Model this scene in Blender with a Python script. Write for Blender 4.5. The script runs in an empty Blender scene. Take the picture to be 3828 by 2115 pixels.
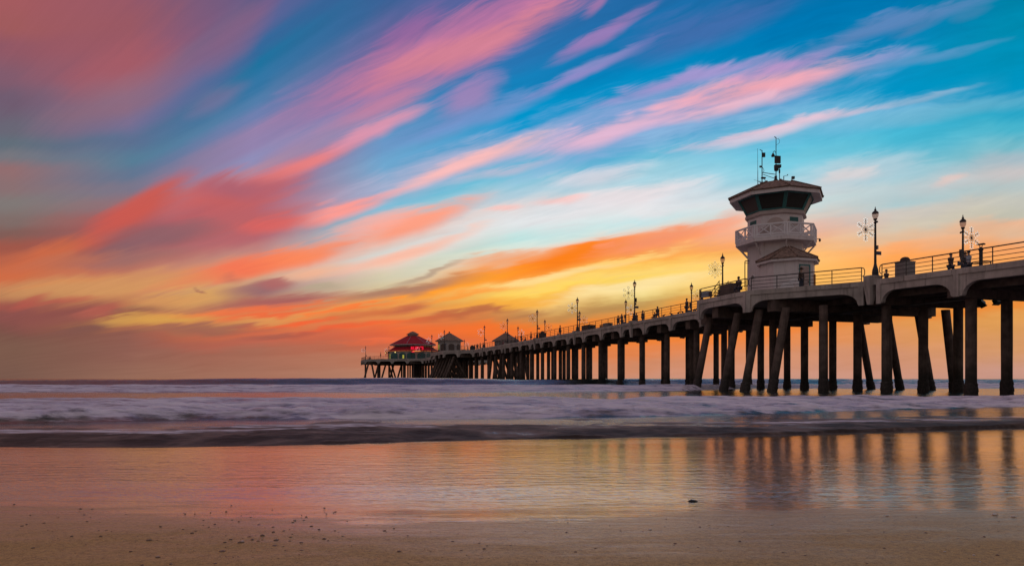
import bpy, bmesh, math, random
import numpy as np
from mathutils import Vector, Matrix

R = math.radians
PI = math.pi
scene = bpy.context.scene
C = scene.collection
random.seed(7)

# ------------------------------------------------------------------ camera
FPX = 2552.0            # focal length in photo pixels (24 mm)
cam_data = bpy.data.cameras.new("camera")
cam = bpy.data.objects.new("camera", cam_data)
C.objects.link(cam)
cam.location = (0, 0, 1.0)
cam.rotation_euler = (R(90), 0, 0)
cam_data.sensor_width = 36.0
cam_data.lens = 36.0 * FPX / 3828.0
cam_data.shift_y = 357.5 / 3828.0
cam_data.clip_start = 0.05
cam_data.clip_end = 20000
scene.camera = cam

vs = scene.view_settings
vs.view_transform = 'Standard'
vs.look = 'None'
vs.exposure = 0.0
vs.gamma = 1.0
vs.use_curve_mapping = False
scene.render.engine = 'CYCLES'
scene.cycles.use_denoising = True
scene.cycles.max_bounces = 8
scene.cycles.transparent_max_bounces = 16
scene.cycles.sample_clamp_indirect = 4.0


# ------------------------------------------------------------------ node helper
def lin(c):
    out = []
    for v in c[:3]:
        v = v / 255.0
        out.append(v / 12.92 if v <= 0.04045 else ((v + 0.055) / 1.055) ** 2.4)
    return (out[0], out[1], out[2], 1.0)


class NT:
    def __init__(self, tree):
        self.t = tree
        self.n = tree.nodes
        self.l = tree.links

    def put(self, sock, val):
        if isinstance(val, bpy.types.NodeSocket):
            self.l.new(val, sock)
        elif val is not None:
            sock.default_value = val

    def math(self, op, a, b=None, c=None, clamp=False):
        n = self.n.new('ShaderNodeMath')
        n.operation = op
        n.use_clamp = clamp
        self.put(n.inputs[0], a)
        if b is not None:
            self.put(n.inputs[1], b)
        if c is not None:
            self.put(n.inputs[2], c)
        return n.outputs[0]

    def mix(self, f, a, b, blend='MIX'):
        n = self.n.new('ShaderNodeMix')
        n.data_type = 'RGBA'
        n.blend_type = blend
        self.put(n.inputs[0], f)
        self.put(n.inputs[6], a)
        self.put(n.inputs[7], b)
        return n.outputs[2]

    def mixf(self, f, a, b):
        n = self.n.new('ShaderNodeMix')
        n.data_type = 'FLOAT'
        self.put(n.inputs[0], f)
        self.put(n.inputs[2], a)
        self.put(n.inputs[3], b)
        return n.outputs[0]

    def sstep(self, x, lo, hi, a=0.0, b=1.0):
        n = self.n.new('ShaderNodeMapRange')
        n.interpolation_type = 'SMOOTHSTEP'
        self.put(n.inputs[0], x)
        n.inputs[1].default_value = lo
        n.inputs[2].default_value = hi
        n.inputs[3].default_value = a
        n.inputs[4].default_value = b
        return n.outputs[0]

    def xyz(self, x=0.0, y=0.0, z=0.0):
        n = self.n.new('ShaderNodeCombineXYZ')
        self.put(n.inputs[0], x)
        self.put(n.inputs[1], y)
        self.put(n.inputs[2], z)
        return n.outputs[0]

    def sep(self, v):
        n = self.n.new('ShaderNodeSeparateXYZ')
        self.put(n.inputs[0], v)
        return n.outputs

    def noise(self, vec, scale, detail=3.0, rough=0.5, col=False, dist=0.0, dims='3D'):
        n = self.n.new('ShaderNodeTexNoise')
        n.noise_dimensions = dims
        self.put(n.inputs['Vector'], vec)
        n.inputs['Scale'].default_value = scale
        n.inputs['Detail'].default_value = detail
        n.inputs['Roughness'].default_value = rough
        n.inputs['Distortion'].default_value = dist
        return n.outputs['Color'] if col else n.outputs['Fac']

    def mapping(self, vec, loc=(0, 0, 0), rot=(0, 0, 0), scale=(1, 1, 1), kind='POINT'):
        n = self.n.new('ShaderNodeMapping')
        n.vector_type = kind
        self.put(n.inputs['Vector'], vec)
        n.inputs['Location'].default_value = loc
        n.inputs['Rotation'].default_value = rot
        n.inputs['Scale'].default_value = scale
        return n.outputs[0]

    def ramp(self, f, stops, interp='LINEAR'):
        n = self.n.new('ShaderNodeValToRGB')
        self.put(n.inputs[0], f)
        cr = n.color_ramp
        cr.interpolation = interp
        while len(cr.elements) < len(stops):
            cr.elements.new(0.5)
        for e, (p, c) in zip(cr.elements, stops):
            e.position = p
        for e, (p, c) in zip(cr.elements, stops):
            e.color = c
        return n.outputs[0]

    def bump(self, h, strength=0.3, dist=0.02, normal=None):
        n = self.n.new('ShaderNodeBump')
        n.inputs['Strength'].default_value = strength
        n.inputs['Distance'].default_value = dist
        self.put(n.inputs['Height'], h)
        if normal is not None:
            self.put(n.inputs['Normal'], normal)
        return n.outputs[0]


# ------------------------------------------------------------------ sky (world)
world = bpy.data.worlds.new("World")
scene.world = world
world.use_nodes = True
wt = NT(world.node_tree)
for n in list(wt.n):
    wt.n.remove(n)
w_out = wt.n.new('ShaderNodeOutputWorld')
w_bg = wt.n.new('ShaderNodeBackground')
wt.l.new(w_bg.outputs[0], w_out.inputs[0])
gen = wt.n.new('ShaderNodeTexCoord').outputs['Generated']
dx, dy, dz = wt.sep(gen)
ysafe = wt.math('MAXIMUM', dy, 0.15)
sx = wt.math('DIVIDE', dx, ysafe)                                   # tangent of azimuth
sz = wt.math('DIVIDE', wt.math('MAXIMUM', dz, 0.0), ysafe)          # tangent of elevation
SX = wt.math('MULTIPLY_ADD', sx, 2.552, 1.914)                      # sky chart, eastward
SY = wt.math('MULTIPLY_ADD', sz, -2.552, 1.415)                     # sky chart, downward

# wind-combed noise: very long along the cirrus direction, short across it
fan = wt.math('DIVIDE', wt.math('SUBTRACT', 1.5, SY), wt.math('MAXIMUM', wt.math('ADD', SX, 1.1), 0.3))
fan = wt.math('ARCTANGENT', fan)
soft = wt.noise(wt.xyz(SX, SY, 0.0), 2.4, 3.5, 0.5, col=True)
sf = wt.sep(soft)
comb_v = wt.xyz(wt.math('MULTIPLY_ADD', SX, 1.1, wt.math('MULTIPLY', sf[0], 0.3)),
                wt.math('MULTIPLY_ADD', fan, 30.0, wt.math('MULTIPLY', sf[1], 1.7)), 0.0)
comb = wt.noise(comb_v, 1.0, 6.0, 0.6)
comb_c = wt.math('MULTIPLY', wt.math('SUBTRACT', comb, 0.5), wt.sstep(SX, 0.0, 1.3, 0.45, 1.0))
fine_v = wt.xyz(wt.math('MULTIPLY_ADD', SX, 3.2, wt.math('MULTIPLY', sf[2], 1.5)),
                wt.math('MULTIPLY_ADD', fan, 110.0, wt.math('MULTIPLY', sf[1], 4.0)), 0.0)
fine = wt.math('SUBTRACT', wt.noise(fine_v, 1.0, 5.0, 0.6), 0.5)
hair_v = wt.xyz(wt.math('MULTIPLY_ADD', SX, 9.0, wt.math('MULTIPLY', sf[0], 2.0)),
                wt.math('MULTIPLY_ADD', fan, 300.0, wt.math('MULTIPLY', sf[1], 8.0)), 3.0)
hair = wt.math('SUBTRACT', wt.noise(hair_v, 1.0, 4.0, 0.65), 0.5)
fine = wt.math('MULTIPLY_ADD', hair, 0.35, fine)
fine = wt.math('MULTIPLY', fine, wt.math('MAXIMUM', wt.sstep(SX, 0.6, 2.3, 0.3, 1.0), wt.sstep(SY, 0.95, 1.15)))

WX = wt.math('ADD', SX, wt.math('MULTIPLY', wt.math('SUBTRACT', sf[0], 0.5), 0.10))
WY0 = wt.math('ADD', SY, wt.math('MULTIPLY', wt.math('SUBTRACT', sf[1], 0.5), 0.10))
WY = wt.math('ADD', WY0, wt.math('MULTIPLY', comb_c, 0.07))
WY = wt.math('ADD', WY, wt.math('MULTIPLY', fine, 0.035))
wp = wt.xyz(WX, WY, 0.0)

qb = wt.math('DIVIDE', wt.math('MAXIMUM', wt.math('SUBTRACT', 1.415, WY), 0.0),
             wt.math('ADD', wt.math('SMOOTH_MAX', SX, 0.55, 0.5), 0.745))
qa = wt.math('ARCTANGENT', qb)

SKY_COLS = [
    (60, [(0, (165, 92, 95)), (100, (160, 92, 92)), (180, (142, 88, 102)), (290, (130, 92, 110)), (370, (112, 92, 112)),
          (480, (105, 103, 118)), (540, (98, 110, 122)), (590, (118, 118, 126)), (640, (146, 110, 112)), (700, (138, 112, 114)),
          (760, (128, 120, 118)), (830, (128, 108, 104)), (870, (130, 94, 88)), (920, (160, 88, 74)), (960, (186, 100, 74)),
          (1030, (205, 112, 72)), (1070, (194, 128, 88)), (1100, (180, 122, 86)), (1150, (158, 86, 76)), (1190, (136, 82, 76)),
          (1240, (122, 82, 72)), (1310, (124, 90, 76)), (1415, (120, 88, 76))]),
    (480, [(0, (145, 88, 106)), (100, (148, 88, 102)), (180, (155, 90, 104)), (240, (162, 92, 106)), (300, (150, 105, 125)),
           (380, (135, 110, 138)), (440, (115, 112, 150)), (520, (92, 112, 145)), (600, (88, 125, 150)), (650, (98, 118, 145)),
           (700, (122, 118, 138)), (760, (148, 112, 120)), (810, (175, 92, 92)), (890, (160, 92, 94)), (930, (138, 96, 102)),
           (970, (160, 105, 102)), (1010, (188, 115, 95)), (1050, (206, 138, 98)), (1090, (210, 148, 95)), (1130, (195, 130, 88)),
           (1170, (178, 108, 78)), (1210, (200, 140, 80)), (1240, (165, 103, 78)), (1260, (142, 90, 78)), (1310, (142, 94, 82)),
           (1415, (148, 105, 88))]),
    (960, [(0, (95, 92, 135)), (60, (112, 95, 140)), (120, (92, 100, 150)), (200, (52, 105, 155)), (250, (32, 115, 160)),
           (320, (52, 118, 165)), (380, (80, 125, 170)), (430, (112, 128, 176)), (480, (150, 130, 172)), (530, (148, 132, 175)),
           (580, (142, 142, 185)), (620, (180, 138, 160)), (660, (205, 125, 138)), (740, (168, 102, 122)), (820, (196, 102, 106)),
           (880, (178, 108, 118)), (930, (190, 135, 130)), (970, (225, 140, 115)), (1010, (235, 140, 105)), (1045, (208, 160, 130)),
           (1080, (165, 120, 112)), (1120, (175, 108, 96)), (1160, (225, 125, 80)), (1200, (220, 148, 86)), (1240, (212, 108, 74)),
           (1270, (192, 102, 80)), (1310, (168, 106, 86)), (1415, (165, 112, 92))]),
    (1440, [(0, (58, 98, 150)), (150, (105, 104, 158)), (250, (125, 112, 165)), (350, (95, 125, 180)), (410, (66, 138, 190)),
            (520, (105, 152, 198)), (600, (112, 168, 208)), (680, (150, 175, 208)), (770, (115, 190, 215)), (805, (150, 196, 212)),
            (840, (215, 190, 185)), (900, (225, 205, 195)), (935, (215, 220, 215)), (980, (232, 208, 190)), (1020, (215, 205, 175)),
            (1060, (215, 198, 160)), (1090, (190, 145, 108)), (1130, (238, 155, 82)), (1160, (215, 118, 70)), (1190, (226, 138, 78)),
            (1220, (233, 112, 62)), (1260, (222, 102, 66)), (1300, (198, 106, 76)), (1350, (188, 120, 92)), (1415, (185, 130, 105))]),
    (1920, [(0, (72, 98, 158)), (120, (60, 105, 168)), (220, (40, 118, 180)), (330, (20, 130, 188)), (430, (0, 150, 205)),
            (480, (10, 155, 210)), (540, (70, 168, 212)), (630, (84, 190, 220)), (700, (145, 200, 220)), (750, (175, 205, 220)),
            (790, (225, 215, 215)), (860, (225, 228, 230)), (910, (192, 228, 225)), (940, (216, 230, 220)), (965, (240, 216, 195)),
            (985, (250, 190, 145)), (1010, (250, 165, 95)), (1040, (252, 165, 70)), (1070, (252, 200, 100)), (1100, (252, 208, 100)),
            (1130, (248, 180, 74)), (1155, (212, 150, 84)), (1180, (205, 132, 74)), (1210, (238, 122, 50)), (1260, (238, 115, 56)),
            (1310, (218, 126, 78)), (1415, (205, 140, 110))]),
    (2400, [(0, (34, 105, 165)), (200, (8, 120, 180)), (320, (0, 145, 200)), (400, (40, 155, 208)), (540, (40, 175, 215)),
            (590, (110, 192, 220)), (650, (165, 210, 225)), (720, (190, 218, 228)), (760, (230, 225, 228)), (810, (228, 228, 230)),
            (845, (202, 228, 230)), (875, (225, 218, 208)), (900, (245, 180, 142)), (930, (250, 160, 90)), (975, (255, 172, 72)),
            (1000, (255, 205, 100)), (1030, (255, 220, 140)), (1060, (255, 215, 112)), (1090, (250, 225, 150)), (1120, (226, 196, 118)),
            (1140, (205, 156, 84)), (1180, (242, 148, 60)), (1250, (243, 132, 50)), (1310, (228, 132, 76)), (1365, (210, 140, 105)),
            (1415, (205, 145, 120))]),
    (2880, [(0, (30, 105, 165)), (100, (0, 118, 178)), (250, (0, 135, 190)), (400, (20, 160, 208)), (540, (80, 190, 220)),
            (640, (128, 205, 225)), (700, (185, 215, 225)), (750, (225, 220, 220)), (790, (205, 220, 218)), (830, (236, 205, 185)),
            (865, (243, 180, 152)), (900, (253, 170, 118)), (930, (255, 176, 98)), (1000, (255, 203, 118)), (1060, (255, 196, 95)),
            (1140, (243, 152, 56)), (1200, (238, 142, 60)), (1260, (232, 138, 80)), (1320, (214, 145, 110)), (1415, (205, 150, 130))]),
    (3350, [(0, (0, 115, 172)), (100, (5, 125, 180)), (265, (8, 145, 195)), (340, (0, 150, 200)), (430, (60, 170, 208)),
            (530, (72, 182, 210)), (600, (120, 195, 215)), (650, (158, 204, 216)), (700, (188, 206, 210)), (770, (176, 202, 206)),
            (810, (205, 196, 186)), (850, (212, 198, 178)), (890, (225, 188, 154)), (925, (250, 170, 110)), (965, (255, 165, 86)),
            (1040, (252, 180, 105)), (1140, (235, 148, 60)), (1200, (226, 150, 80)), (1260, (222, 150, 96)), (1330, (208, 145, 112)),
            (1415, (203, 148, 128))]),
    (3780, [(0, (0, 130, 168)), (100, (0, 138, 175)), (200, (0, 144, 184)), (340, (0, 150, 195)), (420, (40, 166, 200)),
            (480, (72, 180, 205)), (540, (120, 190, 205)), (590, (168, 190, 200)), (650, (200, 195, 195)), (700, (182, 195, 195)),
            (760, (196, 195, 184)), (800, (196, 194, 178)), (835, (232, 182, 148)), (875, (226, 184, 150)), (930, (248, 166, 104)),
            (980, (248, 165, 92)), (1100, (232, 155, 80)), (1145, (234, 142, 60)), (1200, (225, 158, 85)), (1290, (214, 152, 102)),
            (1415, (200, 150, 134))]),
]


def xeff(x):
    x = x / 1000
    h = max(0.5 - abs(x - 0.55), 0) / 0.5
    return max(x, 0.55) + h ** 3 * 0.5 / 6 + 0.745


sky_c = None
prev_x = None
for cx_, stops in SKY_COLS:
    amax = math.atan(1.415 / xeff(cx_)) * 1.02
    st = []
    for y_, c_ in reversed(stops):
        st.append((math.atan((1.415 - y_ / 1000) / xeff(cx_)) / amax, lin(c_)))
    colr = wt.ramp(wt.math('MULTIPLY', qa, 1.0 / amax), st, 'EASE')
    if sky_c is None:
        sky_c = colr
    else:
        f = wt.math('DIVIDE', wt.math('SUBTRACT', WX, prev_x / 1000), (cx_ - prev_x) / 1000, clamp=True)
        sky_c = wt.mix(f, sky_c, colr)
    prev_x = cx_

# individual cirrus bands of the sky chart: x0, y0, x1, y1, half width, colour, density
CLOUDS = [
    (0, 120, 620, 60, 150, (160, 90, 98), .55), (250, 330, 620, 190, 60, (165, 92, 102), .6),
    (150, 480, 620, 330, 60, (148, 104, 118), .45), (760, 250, 980, 20, 60, (135, 98, 128), .55),
    (700, 420, 900, 330, 40, (130, 112, 150), .5),
    (1150, 400, 2150, -20, 85, (200, 122, 158), .95), (1350, 320, 2050, 60, 40, (214, 130, 145), .75),
    (1230, 470, 1600, 330, 30, (195, 128, 160), .8), (1420, 200, 1650, 30, 42, (150, 102, 158), .75),
    (1640, 110, 1950, -20, 40, (170, 110, 160), .6), (1660, 420, 1860, 270, 50, (170, 132, 182), .75),
    (2180, 60, 2290, -30, 14, (170, 120, 170), .7),
    (930, 690, 1330, 525, 28, (232, 128, 128), .95), (1220, 560, 1570, 405, 26, (222, 148, 172), .9),
    (1000, 560, 1330, 450, 45, (165, 135, 172), .6),
    (1500, 520, 2050, 340, 30, (118, 145, 200), .75), (2010, 350, 2420, 165, 17, (150, 140, 200), .85),
    (2330, 210, 2900, 10, 55, (78, 106, 170), .6), (2100, 215, 2420, 40, 24, (162, 124, 182), .8),
    (2130, 270, 2350, 190, 14, (130, 140, 196), .6),
    (1800, 610, 3150, 265, 95, (150, 165, 212), .75), (1950, 575, 2650, 400, 32, (226, 182, 208), .95),
    (2500, 420, 3190, 240, 42, (244, 170, 182), .95), (2560, 455, 3000, 350, 22, (236, 184, 200), .8),
    (2250, 380, 2880, 225, 24, (172, 150, 206), .8), (2760, 310, 3110, 185, 24, (192, 150, 200), .8),
    (2900, 220, 3680, -5, 24, (104, 136, 188), .7), (3150, 280, 3690, 165, 15, (100, 152, 198), .65),
    (3150, 250, 3430, 190, 20, (150, 155, 205), .65), (3340, 140, 3520, 75, 16, (90, 130, 180), .5),
    (3580, 70, 3700, 30, 16, (70, 130, 175), .5),
    (2450, 560, 3550, 370, 55, (135, 188, 220), .65), (2540, 560, 3290, 400, 15, (226, 196, 212), .95),
    (2650, 560, 3050, 470, 14, (218, 200, 216), .8), (3230, 405, 3660, 315, 12, (150, 182, 210), .65),
    (3250, 470, 3900, 365, 28, (112, 180, 206), .6), (3000, 700, 3500, 590, 35, (190, 205, 214), .6),
    (3050, 690, 3280, 650, 16, (222, 210, 210), .7), (3500, 690, 3640, 655, 14, (232, 196, 186), .6),
    (1330, 740, 2000, 520, 62, (182, 180, 208), .75), (1440, 715, 1960, 535, 26, (250, 188, 186), .95),
    (1060, 840, 1480, 712, 26, (255, 156, 146), .95), (1700, 690, 2060, 600, 18, (205, 190, 210), .6),
    (2060, 690, 2420, 625, 30, (222, 216, 224), .75), (2080, 780, 2600, 690, 26, (236, 222, 224), .8),
    (2000, 775, 2180, 745, 14, (250, 196, 190), .7), (1820, 810, 1950, 790, 10, (252, 196, 188), .7),
    (1280, 915, 1760, 775, 30, (255, 158, 128), .95), (1240, 870, 1560, 790, 28, (252, 172, 156), .75),
    (640, 1075, 1320, 890, 26, (244, 118, 84), .95), (960, 990, 1330, 880, 30, (255, 140, 92), .8),
    (1240, 1005, 1760, 880, 22, (255, 186, 160), .85), (1040, 1030, 1300, 975, 22, (250, 178, 140), .7),
    (-60, 1050, 380, 890, 34, (206, 106, 70), .85), (320, 905, 690, 680, 46, (202, 90, 80), .95),
    (640, 800, 1080, 680, 70, (200, 96, 94), .85), (700, 900, 1150, 800, 60, (186, 98, 102), .7),
    (760, 720, 1020, 690, 40, (160, 98, 118), .6), (900, 860, 1130, 815, 24, (220, 100, 95), .8),
    (420, 900, 820, 870, 34, (140, 98, 104), .75), (300, 990, 700, 960, 30, (160, 110, 104), .6),
    (60, 1000, 420, 960, 20, (190, 112, 86), .6),
    (1720, 1062, 2620, 872, 30, (255, 138, 36), .9), (1950, 1010, 2330, 920, 24, (250, 126, 24), .8),
    (1480, 1115, 1960, 1015, 17, (255, 158, 44), .9), (1700, 1000, 2060, 955, 20, (240, 160, 110), .75),
    (2250, 960, 2700, 850, 26, (246, 150, 112), .8), (2640, 880, 2800, 800, 30, (246, 168, 140), .6),
    (1900, 1120, 2640, 1000, 24, (255, 214, 92), .75), (1750, 1155, 2250, 1080, 14, (248, 168, 62), .7),
    (1850, 1082, 2560, 940, 12, (255, 222, 150), .85), (2080, 1112, 2620, 1040, 17, (252, 226, 162), .9), (2150, 1010, 2500, 955, 10, (255, 205, 110), .7),
    (1080, 1185, 1500, 1120, 7, (250, 122, 60), .85), (1250, 1240, 1720, 1180, 7, (246, 112, 58), .8), (1300, 1292, 1850, 1250, 6, (238, 108, 66), .7),
    (1520, 1135, 1920, 1080, 7, (255, 156, 62), .8), (1000, 1150, 1290, 1112, 6, (238, 120, 74), .8), (860, 1232, 1180, 1200, 6, (232, 112, 66), .75),
    (500, 1212, 900, 1160, 6, (226, 140, 76), .7), (60, 1080, 420, 1040, 8, (216, 128, 80), .7), (120, 1150, 380, 1110, 8, (190, 96, 78), .7),
    (2040, 1175, 2480, 1120, 17, (184, 140, 84), .8), (1290, 1108, 1760, 1050, 17, (172, 124, 102), .8),
    (1450, 1062, 1720, 985, 9, (178, 150, 128), .75), (1445, 1168, 1610, 1124, 17, (190, 96, 72), .75),
    (1540, 1205, 1960, 1145, 12, (184, 100, 66), .8), (1900, 1180, 2080, 1140, 10, (178, 118, 76), .7),
    (-40, 1095, 760, 1050, 34, (210, 150, 96), .75), (430, 1222, 800, 1190, 15, (216, 160, 80), .85),
    (-20, 1215, 480, 1175, 42, (140, 80, 76), .85), (40, 1165, 180, 1110, 18, (178, 88, 76), .75),
    (200, 1255, 420, 1228, 16, (126, 84, 76), .8), (290, 1195, 470, 1150, 17, (176, 94, 80), .9),
    (420, 1180, 640, 1160, 12, (146, 100, 80), .7), (360, 1215, 560, 1190, 16, (206, 152, 82), .85),
    (560, 1150, 920, 1085, 34, (218, 164, 96), .8), (480, 1150, 760, 1120, 20, (214, 150, 92), .7),
    (840, 1092, 1100, 1052, 20, (150, 104, 110), .75), (820, 1047, 900, 1038, 13, (196, 110, 92), .5),
    (880, 1135, 1300, 1085, 18, (168, 94, 92), .9), (950, 1060, 1100, 1045, 16, (180, 100, 98), .7),
    (1100, 1065, 1300, 1050, 14, (180, 165, 140), .7), (722, 1090, 768, 1099, 5, (160, 100, 88), .7),
    (700, 1190, 1160, 1125, 11, (236, 112, 70), .8), (850, 1195, 1230, 1140, 9, (238, 104, 62), .85),
    (1010, 1215, 1290, 1185, 10, (244, 100, 56), .85), (1040, 1262, 1420, 1215, 9, (238, 98, 58), .75),
    (600, 1240, 1000, 1225, 16, (148, 92, 82), .7), (900, 1265, 1200, 1250, 10, (160, 92, 78), .7),
    (1500, 1250, 2100, 1215, 14, (246, 112, 44), .6), (2250, 1290, 3300, 1200, 16, (244, 128, 48), .5),
    (3300, 1190, 3800, 1150, 12, (240, 136, 52), .6),
]
cl_noise = wt.math('MULTIPLY_ADD', comb_c, 1.1, wt.math('MULTIPLY', fine, 0.7))
for (x0, y0, x1, y1, hw, c_, op) in CLOUDS:
    L = math.hypot(x1 - x0, y1 - y0) / 2000
    ang = math.atan2(y1 - y0, x1 - x0)
    m = wt.mapping(wp, ((x0 + x1) / 2000, (y0 + y1) / 2000, 0), (0, 0, ang), (L * 1.62, hw * 1.95 / 1000, 1), 'TEXTURE')
    g = wt.n.new('ShaderNodeTexGradient')
    g.gradient_type = 'SPHERICAL'
    wt.l.new(m, g.inputs[0])
    a = wt.math('ADD', cl_noise, g.outputs[1])
    a = wt.math('MULTIPLY', wt.sstep(a, 0.05, 0.86, 0.0, op), wt.sstep(g.outputs[1], 0.0, 0.25))
    sky_c = wt.mix(a, sky_c, lin(c_))

# faint combed texture over everything
tx = wt.math('MULTIPLY_ADD', fine, 0.22, 1.0)
tx = wt.math('MULTIPLY_ADD', comb_c, 0.16, tx)
sky_c = wt.mix(1.0, sky_c, wt.xyz(tx, tx, tx), 'MULTIPLY')

# rosy high cloud overhead, above the part the photograph shows
sky_c = wt.mix(wt.sstep(sz, 0.6, 1.4), sky_c, (0.50, 0.34, 0.37, 1))
# the rest of the dusk sky, behind and above the beach: a low-sun Nishita sky, tinted
nish = wt.n.new('ShaderNodeTexSky')
nish.sky_type = 'NISHITA'
nish.sun_disc = False
nish.sun_elevation = R(1.0)
nish.sun_rotation = R(14)
nish.air_density = 1.0
nish.dust_density = 2.0
back = wt.mix(1.0, nish.outputs[0], (0.08, 0.08, 0.08, 1), 'MULTIPLY')
back = wt.mix(1.0, back, (0.20, 0.160, 0.168, 1), 'ADD')
fr = wt.sstep(dy, 0.12, 0.5)
sky_c = wt.mix(fr, back, sky_c)
wt.l.new(sky_c, w_bg.inputs[0])
w_bg.inputs[1].default_value = 1.0

# the sun itself is already under the horizon: no lamp

# ------------------------------------------------------------------ materials
def new_mat(name):
    m = bpy.data.materials.new(name)
    m.use_nodes = True
    t = NT(m.node_tree)
    b = t.n['Principled BSDF']
    return m, t, b


def mat(name, col, rough=0.6, var=0.2, scale=3.0, bump=0.0, bscale=None, metal=0.0, streak=0.0, spec=0.5, stain=None):
    """weathered surface: blotches, optional vertical run-off streaks and fine bump"""
    m, t, b = new_mat(name)
    pos = t.n.new('ShaderNodeTexCoord').outputs['Object']
    c = (col[0], col[1], col[2], 1)
    n1 = t.noise(pos, scale, 5.0, 0.6)
    lo = tuple(v * (1 - var) for v in col) + (1,)
    hi = tuple(min(1, v * (1 + var)) for v in col) + (1,)
    cc = t.mix(t.sstep(n1, 0.3, 0.7), lo, hi)
    if streak > 0:
        sv = t.mapping(pos, scale=(5.0, 5.0, 0.35))
        n2 = t.noise(sv, 1.0, 5.0, 0.65)
        st = stain if stain else tuple(v * 0.45 for v in col)
        cc = t.mix(t.sstep(n2, 0.5, 0.75, 0, streak), cc, tuple(st) + (1,))
    t.l.new(cc, b.inputs['Base Color'])
    b.inputs['Roughness'].default_value = rough
    b.inputs['Metallic'].default_value = metal
    b.inputs['Specular IOR Level'].default_value = spec
    if bump > 0:
        t.l.new(t.bump(t.noise(pos, bscale or scale * 6, 5.0, 0.6), bump, 0.02), b.inputs['Normal'])
    return m


def emis(name, col, strength):
    m, t, b = new_mat(name)
    b.inputs['Base Color'].default_value = (col[0] * .5, col[1] * .5, col[2] * .5, 1)
    b.inputs['Emission Color'].default_value = tuple(col) + (1,)
    b.inputs['Emission Strength'].default_value = strength
    return m


def roof_mat(name, col, row=0.16):
    m, t, b = new_mat(name)
    pos = t.n.new('ShaderNodeTexCoord').outputs['Object']
    px_, py_, pz_ = t.sep(pos)
    rowf = t.math('FRACT', t.math('DIVIDE', pz_, row))
    rid = t.math('FLOOR', t.math('DIVIDE', pz_, row))
    tile = t.noise(t.xyz(t.math('MULTIPLY', px_, 3.0), t.math('MULTIPLY', py_, 3.0), t.math('MULTIPLY', rid, 7.3)), 1.6, 2.0)
    lo = tuple(v * 0.6 for v in col) + (1,)
    hi = tuple(v * 1.35 for v in col) + (1,)
    t.l.new(t.mix(t.sstep(tile, 0.35, 0.65), lo, hi), b.inputs['Base Color'])
    b.inputs['Roughness'].default_value = 0.85
    t.l.new(t.bump(rowf, 0.9, 0.04), b.inputs['Normal'])
    return m


M = {}
M['concrete'] = mat('concrete', (0.50, 0.44, 0.40), 0.85, 0.22, 0.9, 0.35, 14, streak=0.75, stain=(0.14, 0.115, 0.1))
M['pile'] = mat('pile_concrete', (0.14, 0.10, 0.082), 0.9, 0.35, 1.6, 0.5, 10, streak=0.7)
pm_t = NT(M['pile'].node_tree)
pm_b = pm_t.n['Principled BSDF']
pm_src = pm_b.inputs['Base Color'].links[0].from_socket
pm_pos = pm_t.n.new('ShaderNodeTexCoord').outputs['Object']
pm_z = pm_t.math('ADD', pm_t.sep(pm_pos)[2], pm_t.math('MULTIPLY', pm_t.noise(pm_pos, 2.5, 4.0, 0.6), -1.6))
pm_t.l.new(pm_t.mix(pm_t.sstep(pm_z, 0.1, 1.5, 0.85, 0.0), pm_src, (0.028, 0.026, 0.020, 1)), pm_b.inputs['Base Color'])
M['barnacle'] = mat('barnacle', (0.045, 0.036, 0.032), 0.8, 0.5, 9, 1.0, 22)
M['rail'] = mat('rail_metal', (0.06, 0.055, 0.055), 0.5, 0.2, 5, metal=0.2)
M['black'] = mat('black_iron', (0.022, 0.022, 0.024), 0.42, 0.3, 6)
M['white'] = mat('white_paint', (0.78, 0.71, 0.71), 0.55, 0.07, 1.2, streak=0.55, stain=(0.46, 0.38, 0.34))
M['white2'] = mat('white_mural', (0.88, 0.85, 0.87), 0.55, 0.04, 1.2)
M['pinkpaint'] = mat('pinkish_trim', (0.55, 0.45, 0.42), 0.6, 0.08, 1.5)
M['teal'] = mat('teal_paint', (0.05, 0.20, 0.20), 0.5, 0.15, 3)
M['blind'] = mat('drawn_blind', (0.55, 0.47, 0.42), 0.7, 0.06, 1)
M['door'] = mat('door_paint', (0.46, 0.35, 0.32), 0.55, 0.08, 2)
M['roof'] = roof_mat('brown_roof_tiles', (0.25, 0.165, 0.13), 0.13)
M['redroof'] = mat('red_metal_roof', (0.40, 0.018, 0.035), 0.7, 0.15, 1.0, spec=0.15)
M['pinkroof'] = mat('weathered_roof', (0.42, 0.2, 0.22), 0.4, 0.15, 1.0)
M['cream'] = mat('cream_wall', (0.42, 0.38, 0.36), 0.7, 0.1, 1.2)
M['tealwall'] = mat('teal_wall', (0.03, 0.13, 0.13), 0.5, 0.15, 1.5)
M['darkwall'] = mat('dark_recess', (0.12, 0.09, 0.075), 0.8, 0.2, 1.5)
M['deckwood'] = mat('deck_concrete', (0.30, 0.27, 0.25), 0.85, 0.2, 1.2)
M['bulb'] = emis('cool_bulb', (0.75, 0.95, 1.0), 1.6)
M['warmbulb'] = emis('warm_bulb', (1.0, 0.75, 0.25), 1.6)
M['orangebulb'] = emis('orange_bulb', (1.0, 0.28, 0.06), 0.8)
M['neon'] = emis('red_neon', (1.0, 0.012, 0.05), 0.95)
M['litwindow'] = emis('lit_window', (0.8, 0.72, 0.10), 0.55)
M['skin'] = mat('skin', (0.42, 0.26, 0.19), 0.6, 0.08, 6)
M['hair'] = mat('dark_hair', (0.03, 0.022, 0.018), 0.6, 0.3, 20)
M['cloth_dark'] = mat('dark_cloth', (0.05, 0.045, 0.05), 0.9, 0.3, 8)
M['cloth_brown'] = mat('brown_cloth', (0.09, 0.06, 0.05), 0.9, 0.3, 8)
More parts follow.
